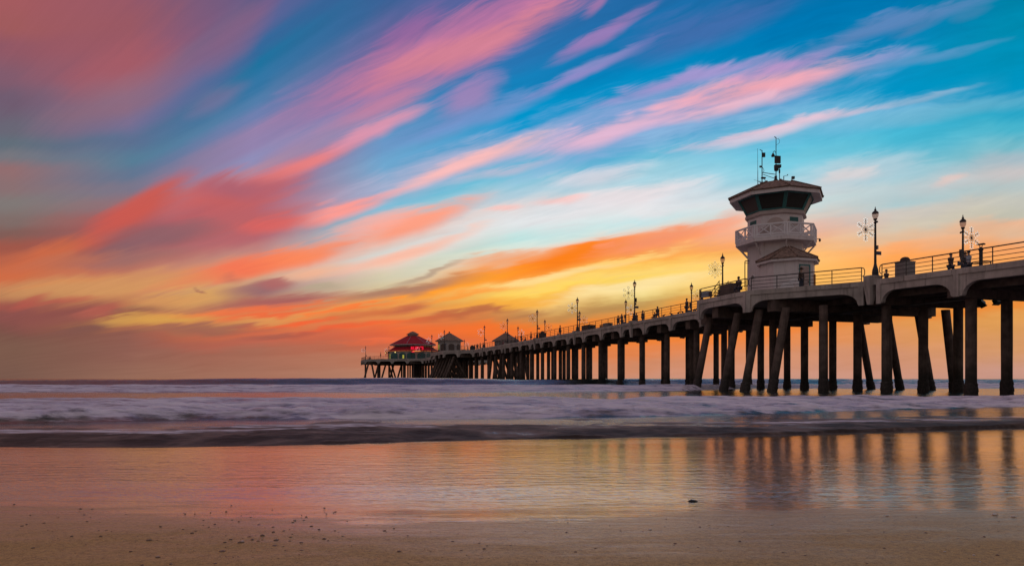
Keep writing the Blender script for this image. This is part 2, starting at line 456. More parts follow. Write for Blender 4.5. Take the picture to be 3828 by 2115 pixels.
M['cloth_blue'] = mat('denim', (0.045, 0.055, 0.085), 0.9, 0.3, 8)
M['cloth_pale'] = mat('pale_cloth', (0.35, 0.37, 0.43), 0.9, 0.2, 8)
M['cloth_red'] = mat('red_cloth', (0.28, 0.03, 0.03), 0.9, 0.2, 8)
M['greybox'] = mat('grey_box', (0.28, 0.25, 0.24), 0.7, 0.15, 2)
M['bluesign'] = mat('blue_sign', (0.05, 0.07, 0.13), 0.6, 0.2, 3)
M['orangesign'] = mat('orange_panel', (0.5, 0.2, 0.04), 0.6, 0.2, 3)
M['feather'] = mat('grey_feathers', (0.08, 0.075, 0.08), 0.8, 0.4, 30)
M['pebble'] = mat('wet_pebble', (0.20, 0.125, 0.08), 0.35, 0.45, 25, 0.4, 60)
M['shell'] = mat('pale_shell', (0.62, 0.55, 0.5), 0.4, 0.15, 20)
M['rock'] = mat('dark_rock', (0.02, 0.018, 0.017), 0.35, 0.4, 12, 0.8, 30)

m_, t_, b_ = new_mat('dark_glass')
b_.inputs['Base Color'].default_value = (0.050, 0.048, 0.045, 1)
b_.inputs['Roughness'].default_value = 0.06
b_.inputs['IOR'].default_value = 1.5
gv = t_.mapping(t_.n.new('ShaderNodeTexCoord').outputs['Object'], scale=(1, 1, 2.2))
t_.l.new(t_.bump(t_.noise(gv, 1.3, 3.0), 0.25, 0.05), b_.inputs['Normal'])
M['glass'] = m_
M['side_glass'] = m_.copy()
M['side_glass'].node_tree.nodes['Principled BSDF'].inputs['Base Color'].default_value = (0.12, 0.105, 0.10, 1)  # same glass with a paler base, the pane's reflection put into its colour

m_, t_, b_ = new_mat('frosted_globe')
b_.inputs['Base Color'].default_value = (0.75, 0.66, 0.62, 1)
b_.inputs['Roughness'].default_value = 0.3
tr = t_.n.new('ShaderNodeBsdfTranslucent')
tr.inputs[0].default_value = (0.85, 0.72, 0.66, 1)
tp = t_.n.new('ShaderNodeBsdfTransparent')
tp.inputs[0].default_value = (0.9, 0.8, 0.75, 1)
mx = t_.n.new('ShaderNodeMixShader')
mx.inputs[0].default_value = 0.5
mx2 = t_.n.new('ShaderNodeMixShader')
mx2.inputs[0].default_value = 0.62
t_.l.new(b_.outputs[0], mx.inputs[1])
t_.l.new(tr.outputs[0], mx.inputs[2])
t_.l.new(mx.outputs[0], mx2.inputs[1])
t_.l.new(tp.outputs[0], mx2.inputs[2])
t_.l.new(mx2.outputs[0], t_.n['Material Output'].inputs[0])
M['globe'] = m_


# ------------------------------------------------------------------ object helpers
def tag(o, label=None, cat=None, group=None, kind=None):
    if label:
        o['label'] = label
    if cat:
        o['category'] = cat
    if group:
        o['group'] = group
    if kind:
        o['kind'] = kind
    return o


def empty(name, loc=(0, 0, 0), rz=0.0, label=None, cat=None, group=None):
    o = bpy.data.objects.new(name, None)
    o.empty_display_size = 0.3
    C.objects.link(o)
    o.location = loc
    o.rotation_euler = (0, 0, rz)
    return tag(o, label, cat, group)


def dup(root, loc, rz=0.0, label=None, group=None, scale=None):
    r = root.copy()
    C.objects.link(r)
    r.location = loc
    r.rotation_euler = (0, 0, rz)
    if scale:
        r.scale = (scale,) * 3 if not isinstance(scale, tuple) else scale
    if label:
        r['label'] = label
    if group:
        r['group'] = group
    for ch in list(root.children):
        c = ch.copy()
        C.objects.link(c)
        c.parent = r
        for g in list(ch.children):
            d = g.copy()
            C.objects.link(d)
            d.parent = c
    return r


class MB:
    def __init__(self):
        self.v = []
        self.f = []

    def add(self, verts, faces):
        o = len(self.v)
        self.v += [tuple(p) for p in verts]
        self.f += [tuple(i + o for i in f) for f in faces]
        return self

    def box(self, c, s, rz=0.0, mtx=None):
        hx, hy, hz = s[0] / 2, s[1] / 2, s[2] / 2
        pts = [Vector((sx_ * hx, sy_ * hy, sz_ * hz)) for sz_ in (-1, 1) for sy_ in (-1, 1) for sx_ in (-1, 1)]
        m = mtx if mtx is not None else Matrix.Rotation(rz, 3, 'Z')
        pts = [m @ p + Vector(c) for p in pts]
        return self.add(pts, [(0, 2, 3, 1), (4, 5, 7, 6), (0, 1, 5, 4), (2, 6, 7, 3), (0, 4, 6, 2), (1, 3, 7, 5)])

    def cyl(self, p0, p1, r0, r1=None, n=10, cap=True):
        r1 = r0 if r1 is None else r1
        p0, p1 = Vector(p0), Vector(p1)
        d = (p1 - p0).normalized()
        a = d.orthogonal().normalized()
        if abs(d.z) > 0.9:
            a = (Vector((1, 0, 0)) - d * d.x).normalized()
        b = d.cross(a)
        vs_ = []
        for p, r in ((p0, r0), (p1, r1)):
            for i in range(n):
                t = 2 * PI * (i + .5) / n
                vs_.append(p + (a * math.cos(t) + b * math.sin(t)) * r)
        fs = [(i, (i + 1) % n, n + (i + 1) % n, n + i) for i in range(n)]
        if cap:
            fs += [tuple(range(n - 1, -1, -1)), tuple(range(n, 2 * n))]
        return self.add(vs_, fs)

    def tube(self, pts, r, n=6):
        for a, b in zip(pts[:-1], pts[1:]):
            self.cyl(a, b, r, r, n)
        return self

    def lathe(self, prof, n=14, c=(0, 0, 0), jit=0.0, seed=0):
        rnd = random.Random(seed)
        vs_ = []
        for r, z in prof:
            for i in range(n):
                t = 2 * PI * (i + .5) / n
                k = r * (1 + (rnd.uniform(-jit, jit) if jit else 0))
                vs_.append((c[0] + k * math.cos(t), c[1] + k * math.sin(t), c[2] + z))
        fs = []
        for j in range(len(prof) - 1):
            for i in range(n):
                fs.append((j * n + i, j * n + (i + 1) % n, (j + 1) * n + (i + 1) % n, (j + 1) * n + i))
        fs.append(tuple(range(n - 1, -1, -1)))
        fs.append(tuple(range((len(prof) - 1) * n, len(prof) * n)))
        return self.add(vs_, fs)

    def prism(self, poly, z0, z1):
        n = len(poly)
        vs_ = [(p[0], p[1], z0) for p in poly] + [(p[0], p[1], z1) for p in poly]
        fs = [(i, (i + 1) % n, n + (i + 1) % n, n + i) for i in range(n)]
        fs += [tuple(range(n - 1, -1, -1)), tuple(range(n, 2 * n))]
        return self.add(vs_, fs)

    def ring(self, profs):
        """stack of equal-length closed loops joined by quads, ends capped"""
        n = len(profs[0])
        vs_ = [p for lp in profs for p in lp]
        fs = []
        for j in range(len(profs) - 1):
            for i in range(n):
                fs.append((j * n + i, j * n + (i + 1) % n, (j + 1) * n + (i + 1) % n, (j + 1) * n + i))
        fs.append(tuple(range(n - 1, -1, -1)))
        fs.append(tuple(range((len(profs) - 1) * n, len(profs) * n)))
        return self.add(vs_, fs)

    def mesh(self, name, m, smooth=False):
        me = bpy.data.meshes.new(name)
        me.from_pydata(self.v, [], self.f)
        bm = bmesh.new()
        bm.from_mesh(me)
        bmesh.ops.recalc_face_normals(bm, faces=bm.faces)
        bm.to_mesh(me)
        bm.free()
        me.materials.append(m)
        if smooth:
            me.polygons.foreach_set('use_smooth', [True] * len(me.polygons))
        return me

    def build(self, name, m, parent=None, smooth=False):
        o = bpy.data.objects.new(name, self.mesh(name, m, smooth))
        C.objects.link(o)
        if parent is not None:
            o.parent = parent
        return o


# ------------------------------------------------------------------ numpy noise
_rs = np.random.RandomState(11)
_tab = _rs.rand(256, 256)


def vnoise(x, y):
    xi = np.floor(x).astype(int)
    yi = np.floor(y).astype(int)
    fx = x - xi
    fy = y - yi
    fx = fx * fx * fx * (fx * (fx * 6 - 15) + 10)
    fy = fy * fy * fy * (fy * (fy * 6 - 15) + 10)
    a = _tab[xi & 255, yi & 255]
    b = _tab[(xi + 1) & 255, yi & 255]
    c = _tab[xi & 255, (yi + 1) & 255]
    d = _tab[(xi + 1) & 255, (yi + 1) & 255]
    return a * (1 - fx) * (1 - fy) + b * fx * (1 - fy) + c * (1 - fx) * fy + d * fx * fy - 0.5


def fbm(x, y, o=4, g=0.5):
    s = 0
    a = 1.0
    for k in range(o):
        s = s + a * vnoise(x * 2 ** k + 17.3 * k, y * 2 ** k + 9.1 * k)
        a *= g
    return s


def sst(a, b, x):
    t = np.clip((x - a) / (b - a), 0, 1)
    return t * t * (3 - 2 * t)


def grid_object(name, X, Y, Z, m, attrs=None):
    nr, nc = X.shape
    me = bpy.data.meshes.new(name)
    co = np.stack([X, Y, Z], -1).reshape(-1, 3)
    idx = np.arange(nr * nc).reshape(nr, nc)
    q = np.stack([idx[:-1, :-1], idx[:-1, 1:], idx[1:, 1:], idx[1:, :-1]], -1).reshape(-1, 4)
    me.vertices.add(len(co))
    me.vertices.foreach_set('co', co.ravel())
    me.loops.add(len(q) * 4)
    me.loops.foreach_set('vertex_index', q.ravel())
    me.polygons.add(len(q))
    me.polygons.foreach_set('loop_start', np.arange(0, len(q) * 4, 4))
    me.polygons.foreach_set('loop_total', np.full(len(q), 4))
    me.polygons.foreach_set('use_smooth', np.ones(len(q), bool))
    me.update(calc_edges=True)
    me.validate()
    for k, a in (attrs or {}).items():
        at = me.attributes.new(k, 'FLOAT', 'POINT')
        at.data.foreach_set('value', np.clip(a, 0, 1).ravel().astype(np.float32))
    me.materials.append(m)
    o = bpy.data.objects.new(name, me)
    C.objects.link(o)
    return o


# ------------------------------------------------------------------ beach
SHORE = 11.0
SLOPE = 0.0186


def sand_z(x, y):
    z = SLOPE * (SHORE - y)
    # the beach face steepens towards the land
    k = 0.16
    yy = np.clip(4.85 - y, -40, 9)
    z = z + 0.028 * k * np.log1p(np.exp(yy / k))
    # a shallow runnel where the backwash pools, with small cut lips on its landward side
    n1 = fbm(x * 0.55 + 3, y * 0.3, 3)
    n2 = fbm(x * 2.1 + 7, y * 1.4, 3)
    z = z - 0.005 * np.exp(-((y - 5.15 - 0.5 * n1) / 0.55) ** 2)
    z = z - 0.016 * sst(-0.3, -2.2, x) * np.exp(-((y - 5.0 - 0.4 * n1) / 0.5) ** 2)
    lip = 4.38 + 0.16 * n1 + 0.10 * n2
    mask = np.exp(-((x + 0.45) / 0.62) ** 2) + 0.55 * sst(0.02, 0.35, fbm(x * 0.8 + 40, y * 0.2, 3)) * np.exp(-((x - 1.2) / 2.2) ** 2)
    z = z - 0.018 * mask * np.clip((y - lip) / 0.28, 0, 1) * (1 - sst(0.3, 1.5, y - lip))
    # soft ripple field left by the last waves
    z = z + (0.0016 * fbm(x * 1.3 + 2.2 * n1, y * 3.6 + 1.0 * n1, 3) + 0.0016 * fbm(x * 0.45 + 3, y * 1.2, 3)) * (0.35 + 0.65 * np.exp(-((y - 5.6) / 1.8) ** 2))
    # towards the land the beach climbs slowly
    z = z + 0.02 * np.clip(2.0 - y, 0, 60)
    return z


m_, t_, b_ = new_mat('wet_sand')
pos = t_.n.new('ShaderNodeNewGeometry').outputs['Position']
px_, py_, pz_ = t_.sep(pos)
big = t_.noise(t_.mapping(pos, scale=(0.33, 0.9, 0)), 1.0, 5.0, 0.6)
med = t_.noise(t_.mapping(pos, scale=(1.6, 5.0, 0)), 1.0, 5.0, 0.65)
grain = t_.noise(pos, 160.0, 3.0, 0.7)
clump = t_.noise(pos, 38.0, 4.0, 0.6)
# edge of the water film: from y = 5 m outwards the sand carries a mirror of water
edge = t_.math('ADD', py_, t_.math('MULTIPLY', t_.math('SUBTRACT', big, 0.5), 3.0))
edge = t_.math('ADD', edge, t_.math('MULTIPLY', t_.math('SUBTRACT', med, 0.5), 1.5))
edge = t_.math('ADD', edge, t_.math('MULTIPLY', t_.math('SUBTRACT', clump, 0.5), 0.5))
cx = t_.math('DIVIDE', t_.math('ADD', px_, 0.35), 1.3)
edge = t_.math('ADD', edge, t_.math('DIVIDE', 0.45, t_.math('MULTIPLY_ADD', cx, cx, 1.0)))
film = t_.sstep(edge, 4.35, 4.90)
damp = t_.sstep(edge, 3.0, 4.4)
c1 = t_.mix(t_.sstep(clump, 0.3, 0.7), (0.21, 0.112, 0.026, 1), (0.49, 0.285, 0.075, 1))
c1 = t_.mix(t_.sstep(grain, 0.4, 0.62, 0.0, 0.75), c1, (0.64, 0.43, 0.15, 1))
c2 = t_.mix(t_.sstep(big, 0.3, 0.7), (0.13, 0.075, 0.020, 1), (0.20, 0.115, 0.032, 1))
t_.l.new(t_.mix(film, c1, c2), b_.inputs['Base Color'])
ro = t_.mixf(damp, 0.62, 0.40)
t_.l.new(t_.mixf(film, ro, 0.16), b_.inputs['Roughness'])
b_.inputs['IOR'].default_value = 1.45
t_.l.new(t_.mixf(film, t_.math('MULTIPLY', damp, 0.62), 1.0), b_.inputs['Coat Weight'])
b_.inputs['Coat IOR'].default_value = 2.3
drain = t_.noise(t_.mapping(pos, rot=(0, 0, R(-14)), scale=(0.32, 2.6, 0)), 1.0, 5.0, 0.65, dist=0.5)
far_r = t_.sstep(py_, 5.5, 9.5, 0.012, 0.075)
far_r = t_.math('ADD', far_r, t_.sstep(drain, 0.45, 0.68, 0.0, 0.11))
t_.l.new(t_.mixf(film, 0.15, t_.math('MULTIPLY_ADD', med, 0.05, far_r)), b_.inputs['Coat Roughness'])
gh = t_.math('MULTIPLY_ADD', clump, 1.0, t_.math('MULTIPLY', grain, 0.55))
bst = t_.n.new('ShaderNodeBump')
bst.inputs['Distance'].default_value = 0.010
t_.l.new(t_.mixf(film, 0.55, 0.06), bst.inputs['Strength'])
t_.l.new(gh, bst.inputs['Height'])
t_.l.new(bst.outputs[0], b_.inputs['Normal'])
rip = t_.math('ADD', t_.noise(t_.mapping(pos, scale=(2.4, 7.5, 0)), 1.0, 3.0, 0.55),
              t_.math('MULTIPLY', t_.noise(t_.mapping(pos, scale=(6.0, 14.0, 0)), 1.0, 3.0, 0.6), 0.6))
rip = t_.math('MULTIPLY', rip, t_.sstep(py_, 5.2, 9.5, 1.5, 0.45))
pd = t_.math('ADD', t_.math('POWER', t_.math('MULTIPLY', t_.math('ADD', px_, 0.45), 1.3), 2.0), t_.math('POWER', t_.math('MULTIPLY', t_.math('SUBTRACT', py_, 4.5), 3.2), 2.0))
calm = t_.math('MULTIPLY', t_.math('SUBTRACT', 1.0, pd, clamp=True), 0.7)
rip = t_.math('MULTIPLY', rip, t_.math('SUBTRACT', 1.0, calm))
rough_h = t_.math('MULTIPLY', t_.math('MULTIPLY_ADD', grain, 0.35, clump), t_.mixf(film, 0.30, t_.sstep(py_, 4.5, 6.0, 0.10, 0.0)))
cb = t_.bump(t_.math('ADD', rip, rough_h), 1.0, 0.010)
t_.l.new(cb, b_.inputs['Coat Normal'])
M['sand'] = m_

xs = np.concatenate([np.array([-600, -200, -80, -40, -25, -16, -12]), np.arange(-9, 9.01, 0.045), np.array([12, 16, 25, 40, 80, 200, 600])])
ys = np.concatenate([np.array([-500, -200, -80, -30, -10, -3, 0, 1, 1.8]), np.arange(2.3, 4.0, 0.05), np.arange(4.0, 7.0, 0.025), np.arange(7.0, 12.5, 0.05), np.array([14, 18, 26, 45])])
GX, GY = np.meshgrid(xs, ys)
sand = grid_object('beach_sand', GX, GY, sand_z(GX, GY), M['sand'])
tag(sand, 'wet brown beach sand with a mirror of water', kind='structure')

# ------------------------------------------------------------------ sea
DEG = np.concatenate([-np.array([4.0, 2.5, 1.7, 1.3]), np.linspace(-1.05, 1.05, 520), np.array([1.3, 1.7, 2.5, 4.0])])
rows = [8.6]
while rows[-1] < 135:
    y0 = rows[-1]
    rows.append(y0 + max(0.035, 0.0042 * y0 if y0 < 40 else 0.0052 * y0))
rows += [150, 180, 230, 300, 420, 650, 1000, 1800, 3500, 7000, 14000]
rows = np.array(rows)
S, Y = np.meshgrid(DEG, rows)
X = S * Y
PX = S * FPX + 1914


def line(pts, lift=1.0):
    xs_ = [p[0] for p in pts]
    ys_ = [FPX * lift / (p[1] - 1415.0) for p in pts]
    return np.interp(PX, xs_, ys_)


wob = fbm(X * 0.12, Y * 0.03 + 2, 3)
Z = np.zeros_like(X)
foam = np.zeros_like(X)
murk = np.zeros_like(X)

# swell crest far out
h4 = np.interp(PX, [0, 600, 900, 1500, 1800, 1950, 2200, 2700, 3300, 3828], [.84, .90, 1.04, 1.14, 1.0, .86, .98, 1.0, .96, .98])
h4 = h4 + 0.05 * fbm(X * 0.05, Y * 0 + 4, 4)
t4 = Y - (94 + 4 * fbm(X * 0.02, Y * 0, 2))
Z = Z + h4 * np.where(t4 < 0, np.exp(-(t4 / 2.8) ** 2), np.exp(-(t4 / 18.0) ** 2))
foam = np.maximum(foam, 0.75 * sst(0.0, 0.25, fbm(X * 0.045, Y * 0.12, 3)) * np.exp(-((t4 + 5) / 8) ** 2) * sst(1250, 1700, PX))

# third line of white water
f3 = line([(-900, 1467), (0, 1466), (900, 1464), (1500, 1466), (2100, 1464), (2550, 1462), (2800, 1453), (3828, 1451), (4800, 1450)]) + 1.2 * wob
t3 = Y - f3
h3 = np.interp(PX, [0, 2500, 2800, 3828], [.56, .54, .42, .40]) + 0.10 * fbm(X * 0.3, Y * 0.1, 3)
r3 = sst(-0.2, 3.4, t3) * np.where(t3 > 3.4, np.exp(-np.clip(t3 - 3.4, 0, 99) / 5.0), 1)
Z = Z + h3 * r3
fo3 = sst(-0.3, 0.6, t3) * (1 - sst(3.0, 7.0, t3 + 2.5 * fbm(X * 0.5, Y * 0.5, 3)))
foam = np.maximum(foam, fo3)

# second line of white water, the broad band
f2 = line([(-900, 1592), (0, 1586), (400, 1577), (700, 1569), (1300, 1566), (1900, 1565), (2300, 1559), (2900, 1544), (3300, 1529), (3828, 1519), (4800, 1508)]) + 0.5 * wob
t2 = Y - f2
h2 = np.interp(PX, [-300, 0, 1000, 1900, 2600, 3200, 3828], [.47, .45, .43, .40, .37, .28, .22])
L2 = np.interp(PX, [0, 1900, 2600, 3828], [4.0, 4.2, 5.5, 7.5])
b2 = fbm(X * 0.3 + 3, Y * 0.5, 3) * 0.10 + (np.abs(fbm(X * 0.9, Y * 1.5, 4)) * 0.17 - .04) * (1 - 0.75 * sst(0.45, 1.0, t2 / L2)) + np.abs(fbm(X * 2.6, Y * 3.4, 2)) * 0.03
r2 = (0.50 * sst(-0.1, 0.5, t2) + 0.50 * sst(0.35, 1.0, t2 / L2)) * np.where(t2 > L2, np.exp(-np.clip(t2 - L2, 0, 99) / 2.5), 1)
fo2 = sst(-0.1, 0.45, t2 + 0.28 + 0.45 * fbm(X * 0.8, Y * 0.5 + 30, 5)) * (1 - sst(1.0, 1.5, t2 / L2 + 0.5 * fbm(X * 0.4, Y * 0.8, 4)))
Z = Z + h2 * r2 + b2 * fo2
foam = np.maximum(foam, fo2)

# first wave, carrying sand, breaking on the beach
f1 = line([(-900, 1668), (0, 1673), (500, 1676), (1100, 1664), (1800, 1642), (2300, 1631), (2900, 1619), (3400, 1601), (3828, 1586), (4800, 1560)]) + 0.12 * wob + 0.10 * fbm(X * 0.9, Y * 0 + 3, 3)
t1 = Y - f1
h1 = np.interp(PX, [0, 1200, 1900, 2600, 3200, 3828], [.08, .085, .075, .06, .05, .035])
b1 = fbm(X * 0.8, Y * 1.0 + 8, 4) * 0.05 + np.abs(fbm(X * 2.0, Y * 2.2, 3)) * 0.04
r1 = sst(-0.03, 1.1, t1) ** 0.8 * np.where(t1 > 1.1, np.exp(-np.clip(t1 - 1.1, 0, 99) / 3.0), 1)
nA = fbm(X * 0.55, Y * 0.8, 5)
nB = fbm(X * 0.3 + 5, Y * 1.3, 4)
wid = np.interp(PX, [0, 1100, 1900, 2800, 3828], [3.0, 3.3, 3.0, 2.8, 2.6])
mk = sst(-0.3, -0.1, t1) * np.clip(1.12 - 0.70 * t1 / wid - 0.85 * nA, 0, 1)
fo1 = sst(0.35, 1.0, t1 / wid + 0.5 * nB) * (1 - sst(0.9, 1.6, t1 / wid + 0.3 * nA)) * sst(-0.45, 0.25, nB) * 0.62
Z = Z + h1 * r1 + b1 * mk
foam = np.maximum(foam, fo1)
murk = np.maximum(murk, mk)

# chop between the waves
far_f = np.clip(Y / 30, 0.25, 3)
Z = Z + (0.018 * fbm(X * 0.5, Y * 1.1, 4) + 0.010 * fbm(X * 1.7, Y * 3.1, 3)) * sst(0.5, 3.0, t1) * far_f
Z = Z + 0.03 * fbm(X * 0.08, Y * 0.2, 3) * sst(20, 60, Y)
# foam streaks trailing between lines
tr_ = sst(0.12, 0.42, fbm(X * 0.3 + 9, Y * 1.3, 5)) * sst(1.0, 2.5, t1) * 0.35
foam = np.maximum(foam, np.where(Y < 60, tr_, 0))
# thin edge on the sand
thin = sst(-0.9, 0.0, t1)
shore_z = sand_z(X, Y)
Z = np.where(t1 < 0.0, shore_z - 0.03 + 0.034 * sst(-0.35, -0.05, t1), np.maximum(Z, shore_z + 0.004))
Z = np.where(Y > 140, Z * 0, Z)

m_, t_, b_ = new_mat('sea_water')
pos = t_.n.new('ShaderNodeNewGeometry').outputs['Position']


def attr(t, name):
    n = t.n.new('ShaderNodeAttribute')
    n.attribute_name = name
    return n.outputs['Fac']


fa = attr(t_, 'foam')
mu = attr(t_, 'murk')
wisp = t_.noise(t_.mapping(pos, rot=(0, R(14), R(12)), scale=(0.42, 2.0, 5.5)), 1.0, 6.0, 0.62, dist=0.4)
wisp2 = t_.noise(t_.mapping(pos, rot=(0, R(10), 0), scale=(1.6, 6.0, 15.0)), 1.0, 5.0, 0.6)
churn = t_.noise(t_.mapping(pos, rot=(0, 0, R(25)), scale=(1.7, 1.1, 3.0)), 1.0, 5.0, 0.6, dist=0.6)
near_foam = t_.sstep(fa, 0.02, 0.35)
fmask = t_.math('MULTIPLY_ADD', t_.math('SUBTRACT', wisp, 0.5), t_.math('MULTIPLY', near_foam, 1.9), t_.math('MULTIPLY', fa, 0.86))
fmask = t_.math('MULTIPLY_ADD', t_.math('SUBTRACT', wisp2, 0.5), t_.math('MULTIPLY', near_foam, 0.9), fmask)
fmask = t_.math('MULTIPLY_ADD', t_.math('SUBTRACT', churn, 0.5), t_.math('MULTIPLY', near_foam, 0.8), fmask)
fmask = t_.sstep(fmask, 0.18, 0.95)
rw1 = t_.noise(t_.mapping(pos, scale=(0.55, 2.6, 0)), 1.0, 5.0, 0.6)
rw2 = t_.noise(t_.mapping(pos, scale=(2.5, 9.0, 0)), 1.0, 4.0, 0.6)
b_.inputs['Base Color'].default_value = (0.022, 0.030, 0.030, 1)
mun = t_.math('MULTIPLY_ADD', t_.math('SUBTRACT', wisp, 0.5), t_.sstep(mu, 0.02, 0.4, 0.0, 1.3), mu)
mun = t_.math('MULTIPLY_ADD', t_.math('SUBTRACT', churn, 0.5), t_.sstep(mu, 0.02, 0.4, 0.0, 1.5), mun)
cover = t_.sstep(mun, 0.22, 0.62)
silt = t_.mix(t_.sstep(mun, 0.40, 1.15), (0.21, 0.145, 0.125, 1), (0.030, 0.017, 0.011, 1))
t_.l.new(t_.mix(cover, (0.020, 0.028, 0.028, 1), silt), b_.inputs['Base Color'])
t_.l.new(t_.mixf(cover, 0.15, 0.72), b_.inputs['Roughness'])
b_.inputs['IOR'].default_value = 1.4
hh = t_.math('MULTIPLY_ADD', rw1, 1.0, t_.math('MULTIPLY', rw2, 0.28))
t_.l.new(t_.bump(hh, 0.5, 0.10), b_.inputs['Normal'])
fb = t_.n.new('ShaderNodeBsdfPrincipled')
t_.l.new(t_.mix(t_.sstep(wisp, 0.3, 0.7), (0.56, 0.51, 0.70, 1), (0.95, 0.90, 1.0, 1)), fb.inputs['Base Color'])  # foam is white; the violet cast of the light is mixed into its colour
fb.inputs['Roughness'].default_value = 0.75
fb.inputs['Specular IOR Level'].default_value = 0.2
fh = t_.math('MULTIPLY_ADD', wisp, 1.0, t_.math('MULTIPLY', wisp2, 0.4))
t_.l.new(t_.bump(fh, 0.8, 0.25), fb.inputs['Normal'])
mx = t_.n.new('ShaderNodeMixShader')
t_.l.new(fmask, mx.inputs[0])
t_.l.new(b_.outputs[0], mx.inputs[1])
t_.l.new(fb.outputs[0], mx.inputs[2])
t_.l.new(mx.outputs[0], t_.n['Material Output'].inputs[0])
M['sea'] = m_
sea = grid_object('sea_water', X, Y, Z, M['sea'], {'foam': foam, 'murk': murk})
tag(sea, 'dusk sea with three lines of white breaking waves', kind='structure')

# ------------------------------------------------------------------ pier
TH = R(16.7)
P0 = Vector((25.4, 47.7, 0.0))
CT, ST_ = math.cos(TH), math.sin(TH)
FLOOR = 7.60            # walking surface
TOP = 7.85              # kerb top


def W(u, v, z=0.0):
    """pier coordinates (u seaward along the pier, v across it) to the world"""
    if u < 0 and z > 5:
        z += 0.032 * u          # the deck dips towards the shore
    return Vector((P0.x - ST_ * u + CT * v, P0.y + CT * u + ST_ * v, z))


pier = empty('pier', P0, TH, 'long concrete fishing pier on round piles running out over the surf', 'pier')
BENT = 6.1
NEAR = [(-36.6, -.45), (-0.6, -.45), (0.6, -.45), (7.4, -5.2), (14.3, -5.2), (21.2, -.45), (118.5, -.45), (126, -6.2), (144, -6.2),
        (151.5, -.45), (192, -.45), (199, -10), (208, -18.5), (226, -18.5), (240, -6)]
FAR = [(u, 7.9 - v) for u, v in NEAR]
FAR = [(u, v) for u, v in FAR]

# deck slab
mb = MB()
poly = [(v, u) for u, v in NEAR] + [(v, u) for u, v in reversed(FAR)]
cells = list(zip(NEAR[:-1], NEAR[1:]))
for (ua, va), (ub, vb) in cells:
    fa_, fb_ = 7.9 - va, 7.9 - vb
    i_ = 0.32
    mb.ring([[(va + i_, ua, FLOOR - .5), (fa_ - i_, ua, FLOOR - .5), (fa_ - i_, ua, FLOOR), (va + i_, ua, FLOOR)],
             [(vb + i_, ub, FLOOR - .5), (fb_ - i_, ub, FLOOR - .5), (fb_ - i_, ub, FLOOR), (vb + i_, ub, FLOOR)]])
mb.build('deck', M['deckwood'], pier)


def edge_girder(pts, side):
    """spandrel beam with haunched openings, a proud kerb band and pilasters, along a polyline of (u, v)"""
    mb = MB()
    for (ua, va), (ub, vb) in zip(pts[:-1], pts[1:]):
        a, b = Vector((va, ua, 0)), Vector((vb, ub, 0))
        L = (b - a).length
        d = (b - a) / L
        nrm = Vector((d.y, -d.x, 0))
        if nrm.x * side < 0 or (abs(nrm.x) < 1e-3 and nrm.y > 0):
            nrm = -nrm
        ns = max(1, round(L / BENT))
        lb = L / ns
        if L < 2:
            ns, lb = 1, L
        prof = []
        for k in range(ns):
            s0, s1 = k * lb, (k + 1) * lb
            pil = 0.32
            if lb < 2:
                prof += [(s0, 6.2), (s1, 6.2)]
                continue
            hl = min(1.15, lb * 0.2)
            prof.append((s0, 6.2))
            prof.append((s0 + pil, 6.2))
            for j in range(7):
                t = j / 6 * PI / 2
                prof.append((s0 + pil + 0.08 + hl * (1 - math.cos(t)), 6.28 + 0.76 * math.sin(t)))
            for j in range(6, -1, -1):
                t = j / 6 * PI / 2
                prof.append((s1 - pil - 0.08 - hl * (1 - math.cos(t)), 6.28 + 0.76 * math.sin(t)))
            prof.append((s1 - pil, 6.2))
        prof.append((L, 6.2))
        # quads from the profile up to the kerb band
        th = 0.30
        for (s0, z0), (s1, z1) in zip(prof[:-1], prof[1:]):
            if s1 - s0 < 1e-4 or L < 2:
                continue
            o0, o1 = a + d * s0, a + d * s1
            i0, i1 = o0 - nrm * th, o1 - nrm * th
            mb.add([(o0.x, o0.y, z0), (o1.x, o1.y, z1), (o1.x, o1.y, 7.5), (o0.x, o0.y, 7.5),
                    (i0.x, i0.y, z0), (i1.x, i1.y, z1), (i1.x, i1.y, 7.5), (i0.x, i0.y, 7.5)],
                   [(0, 1, 2, 3), (7, 6, 5, 4), (0, 4, 5, 1)])
        rz = math.atan2(d.y, d.x)
        c = (a + b) / 2 + nrm * (-0.12)
        mb.box((c.x, c.y, 7.675), (L + 0.02, 0.40, 0.35), rz)
        if L > 2:
            for k in range(ns + 1):
                s = min(max(k * lb, 0.16), L - 0.16)
                p = a + d * s + nrm * 0.03
                w = 0.34
                mb.box((p.x, p.y, 6.83), (w, 0.12, 1.34), rz)
    return mb


edge_girder(NEAR, -1).build('edge_girder', M['concrete'], pier)
edge_girder(FAR, 1).build('edge_girder', M['concrete'], pier)


def v_range(u):
    us = [p[0] for p in NEAR]
    vv = [p[1] for p in NEAR]
    vn = float(np.interp(u, us, vv))
    return vn, 7.9 - vn


# bent caps and stringers
for k in range(-5, 40):
    u = k * BENT
    vn, vf = v_range(u)
    if k > 31 and k % 2:
        continue
    mb = MB()
    mb.box(((vn + vf) / 2, u, 6.62), (vf - vn - 0.7, 0.85, 0.92))
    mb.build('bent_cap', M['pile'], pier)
mb = MB()
for v in (0.95, 2.6, 4.3, 5.9, 7.3):
    mb.box((v, 119.5, 6.86), (0.45, 239, 0.42))
    mb.box((v, -18.5, 6.86), (0.45, 37, 0.42))
mb.build('stringer', M['pile'], pier)

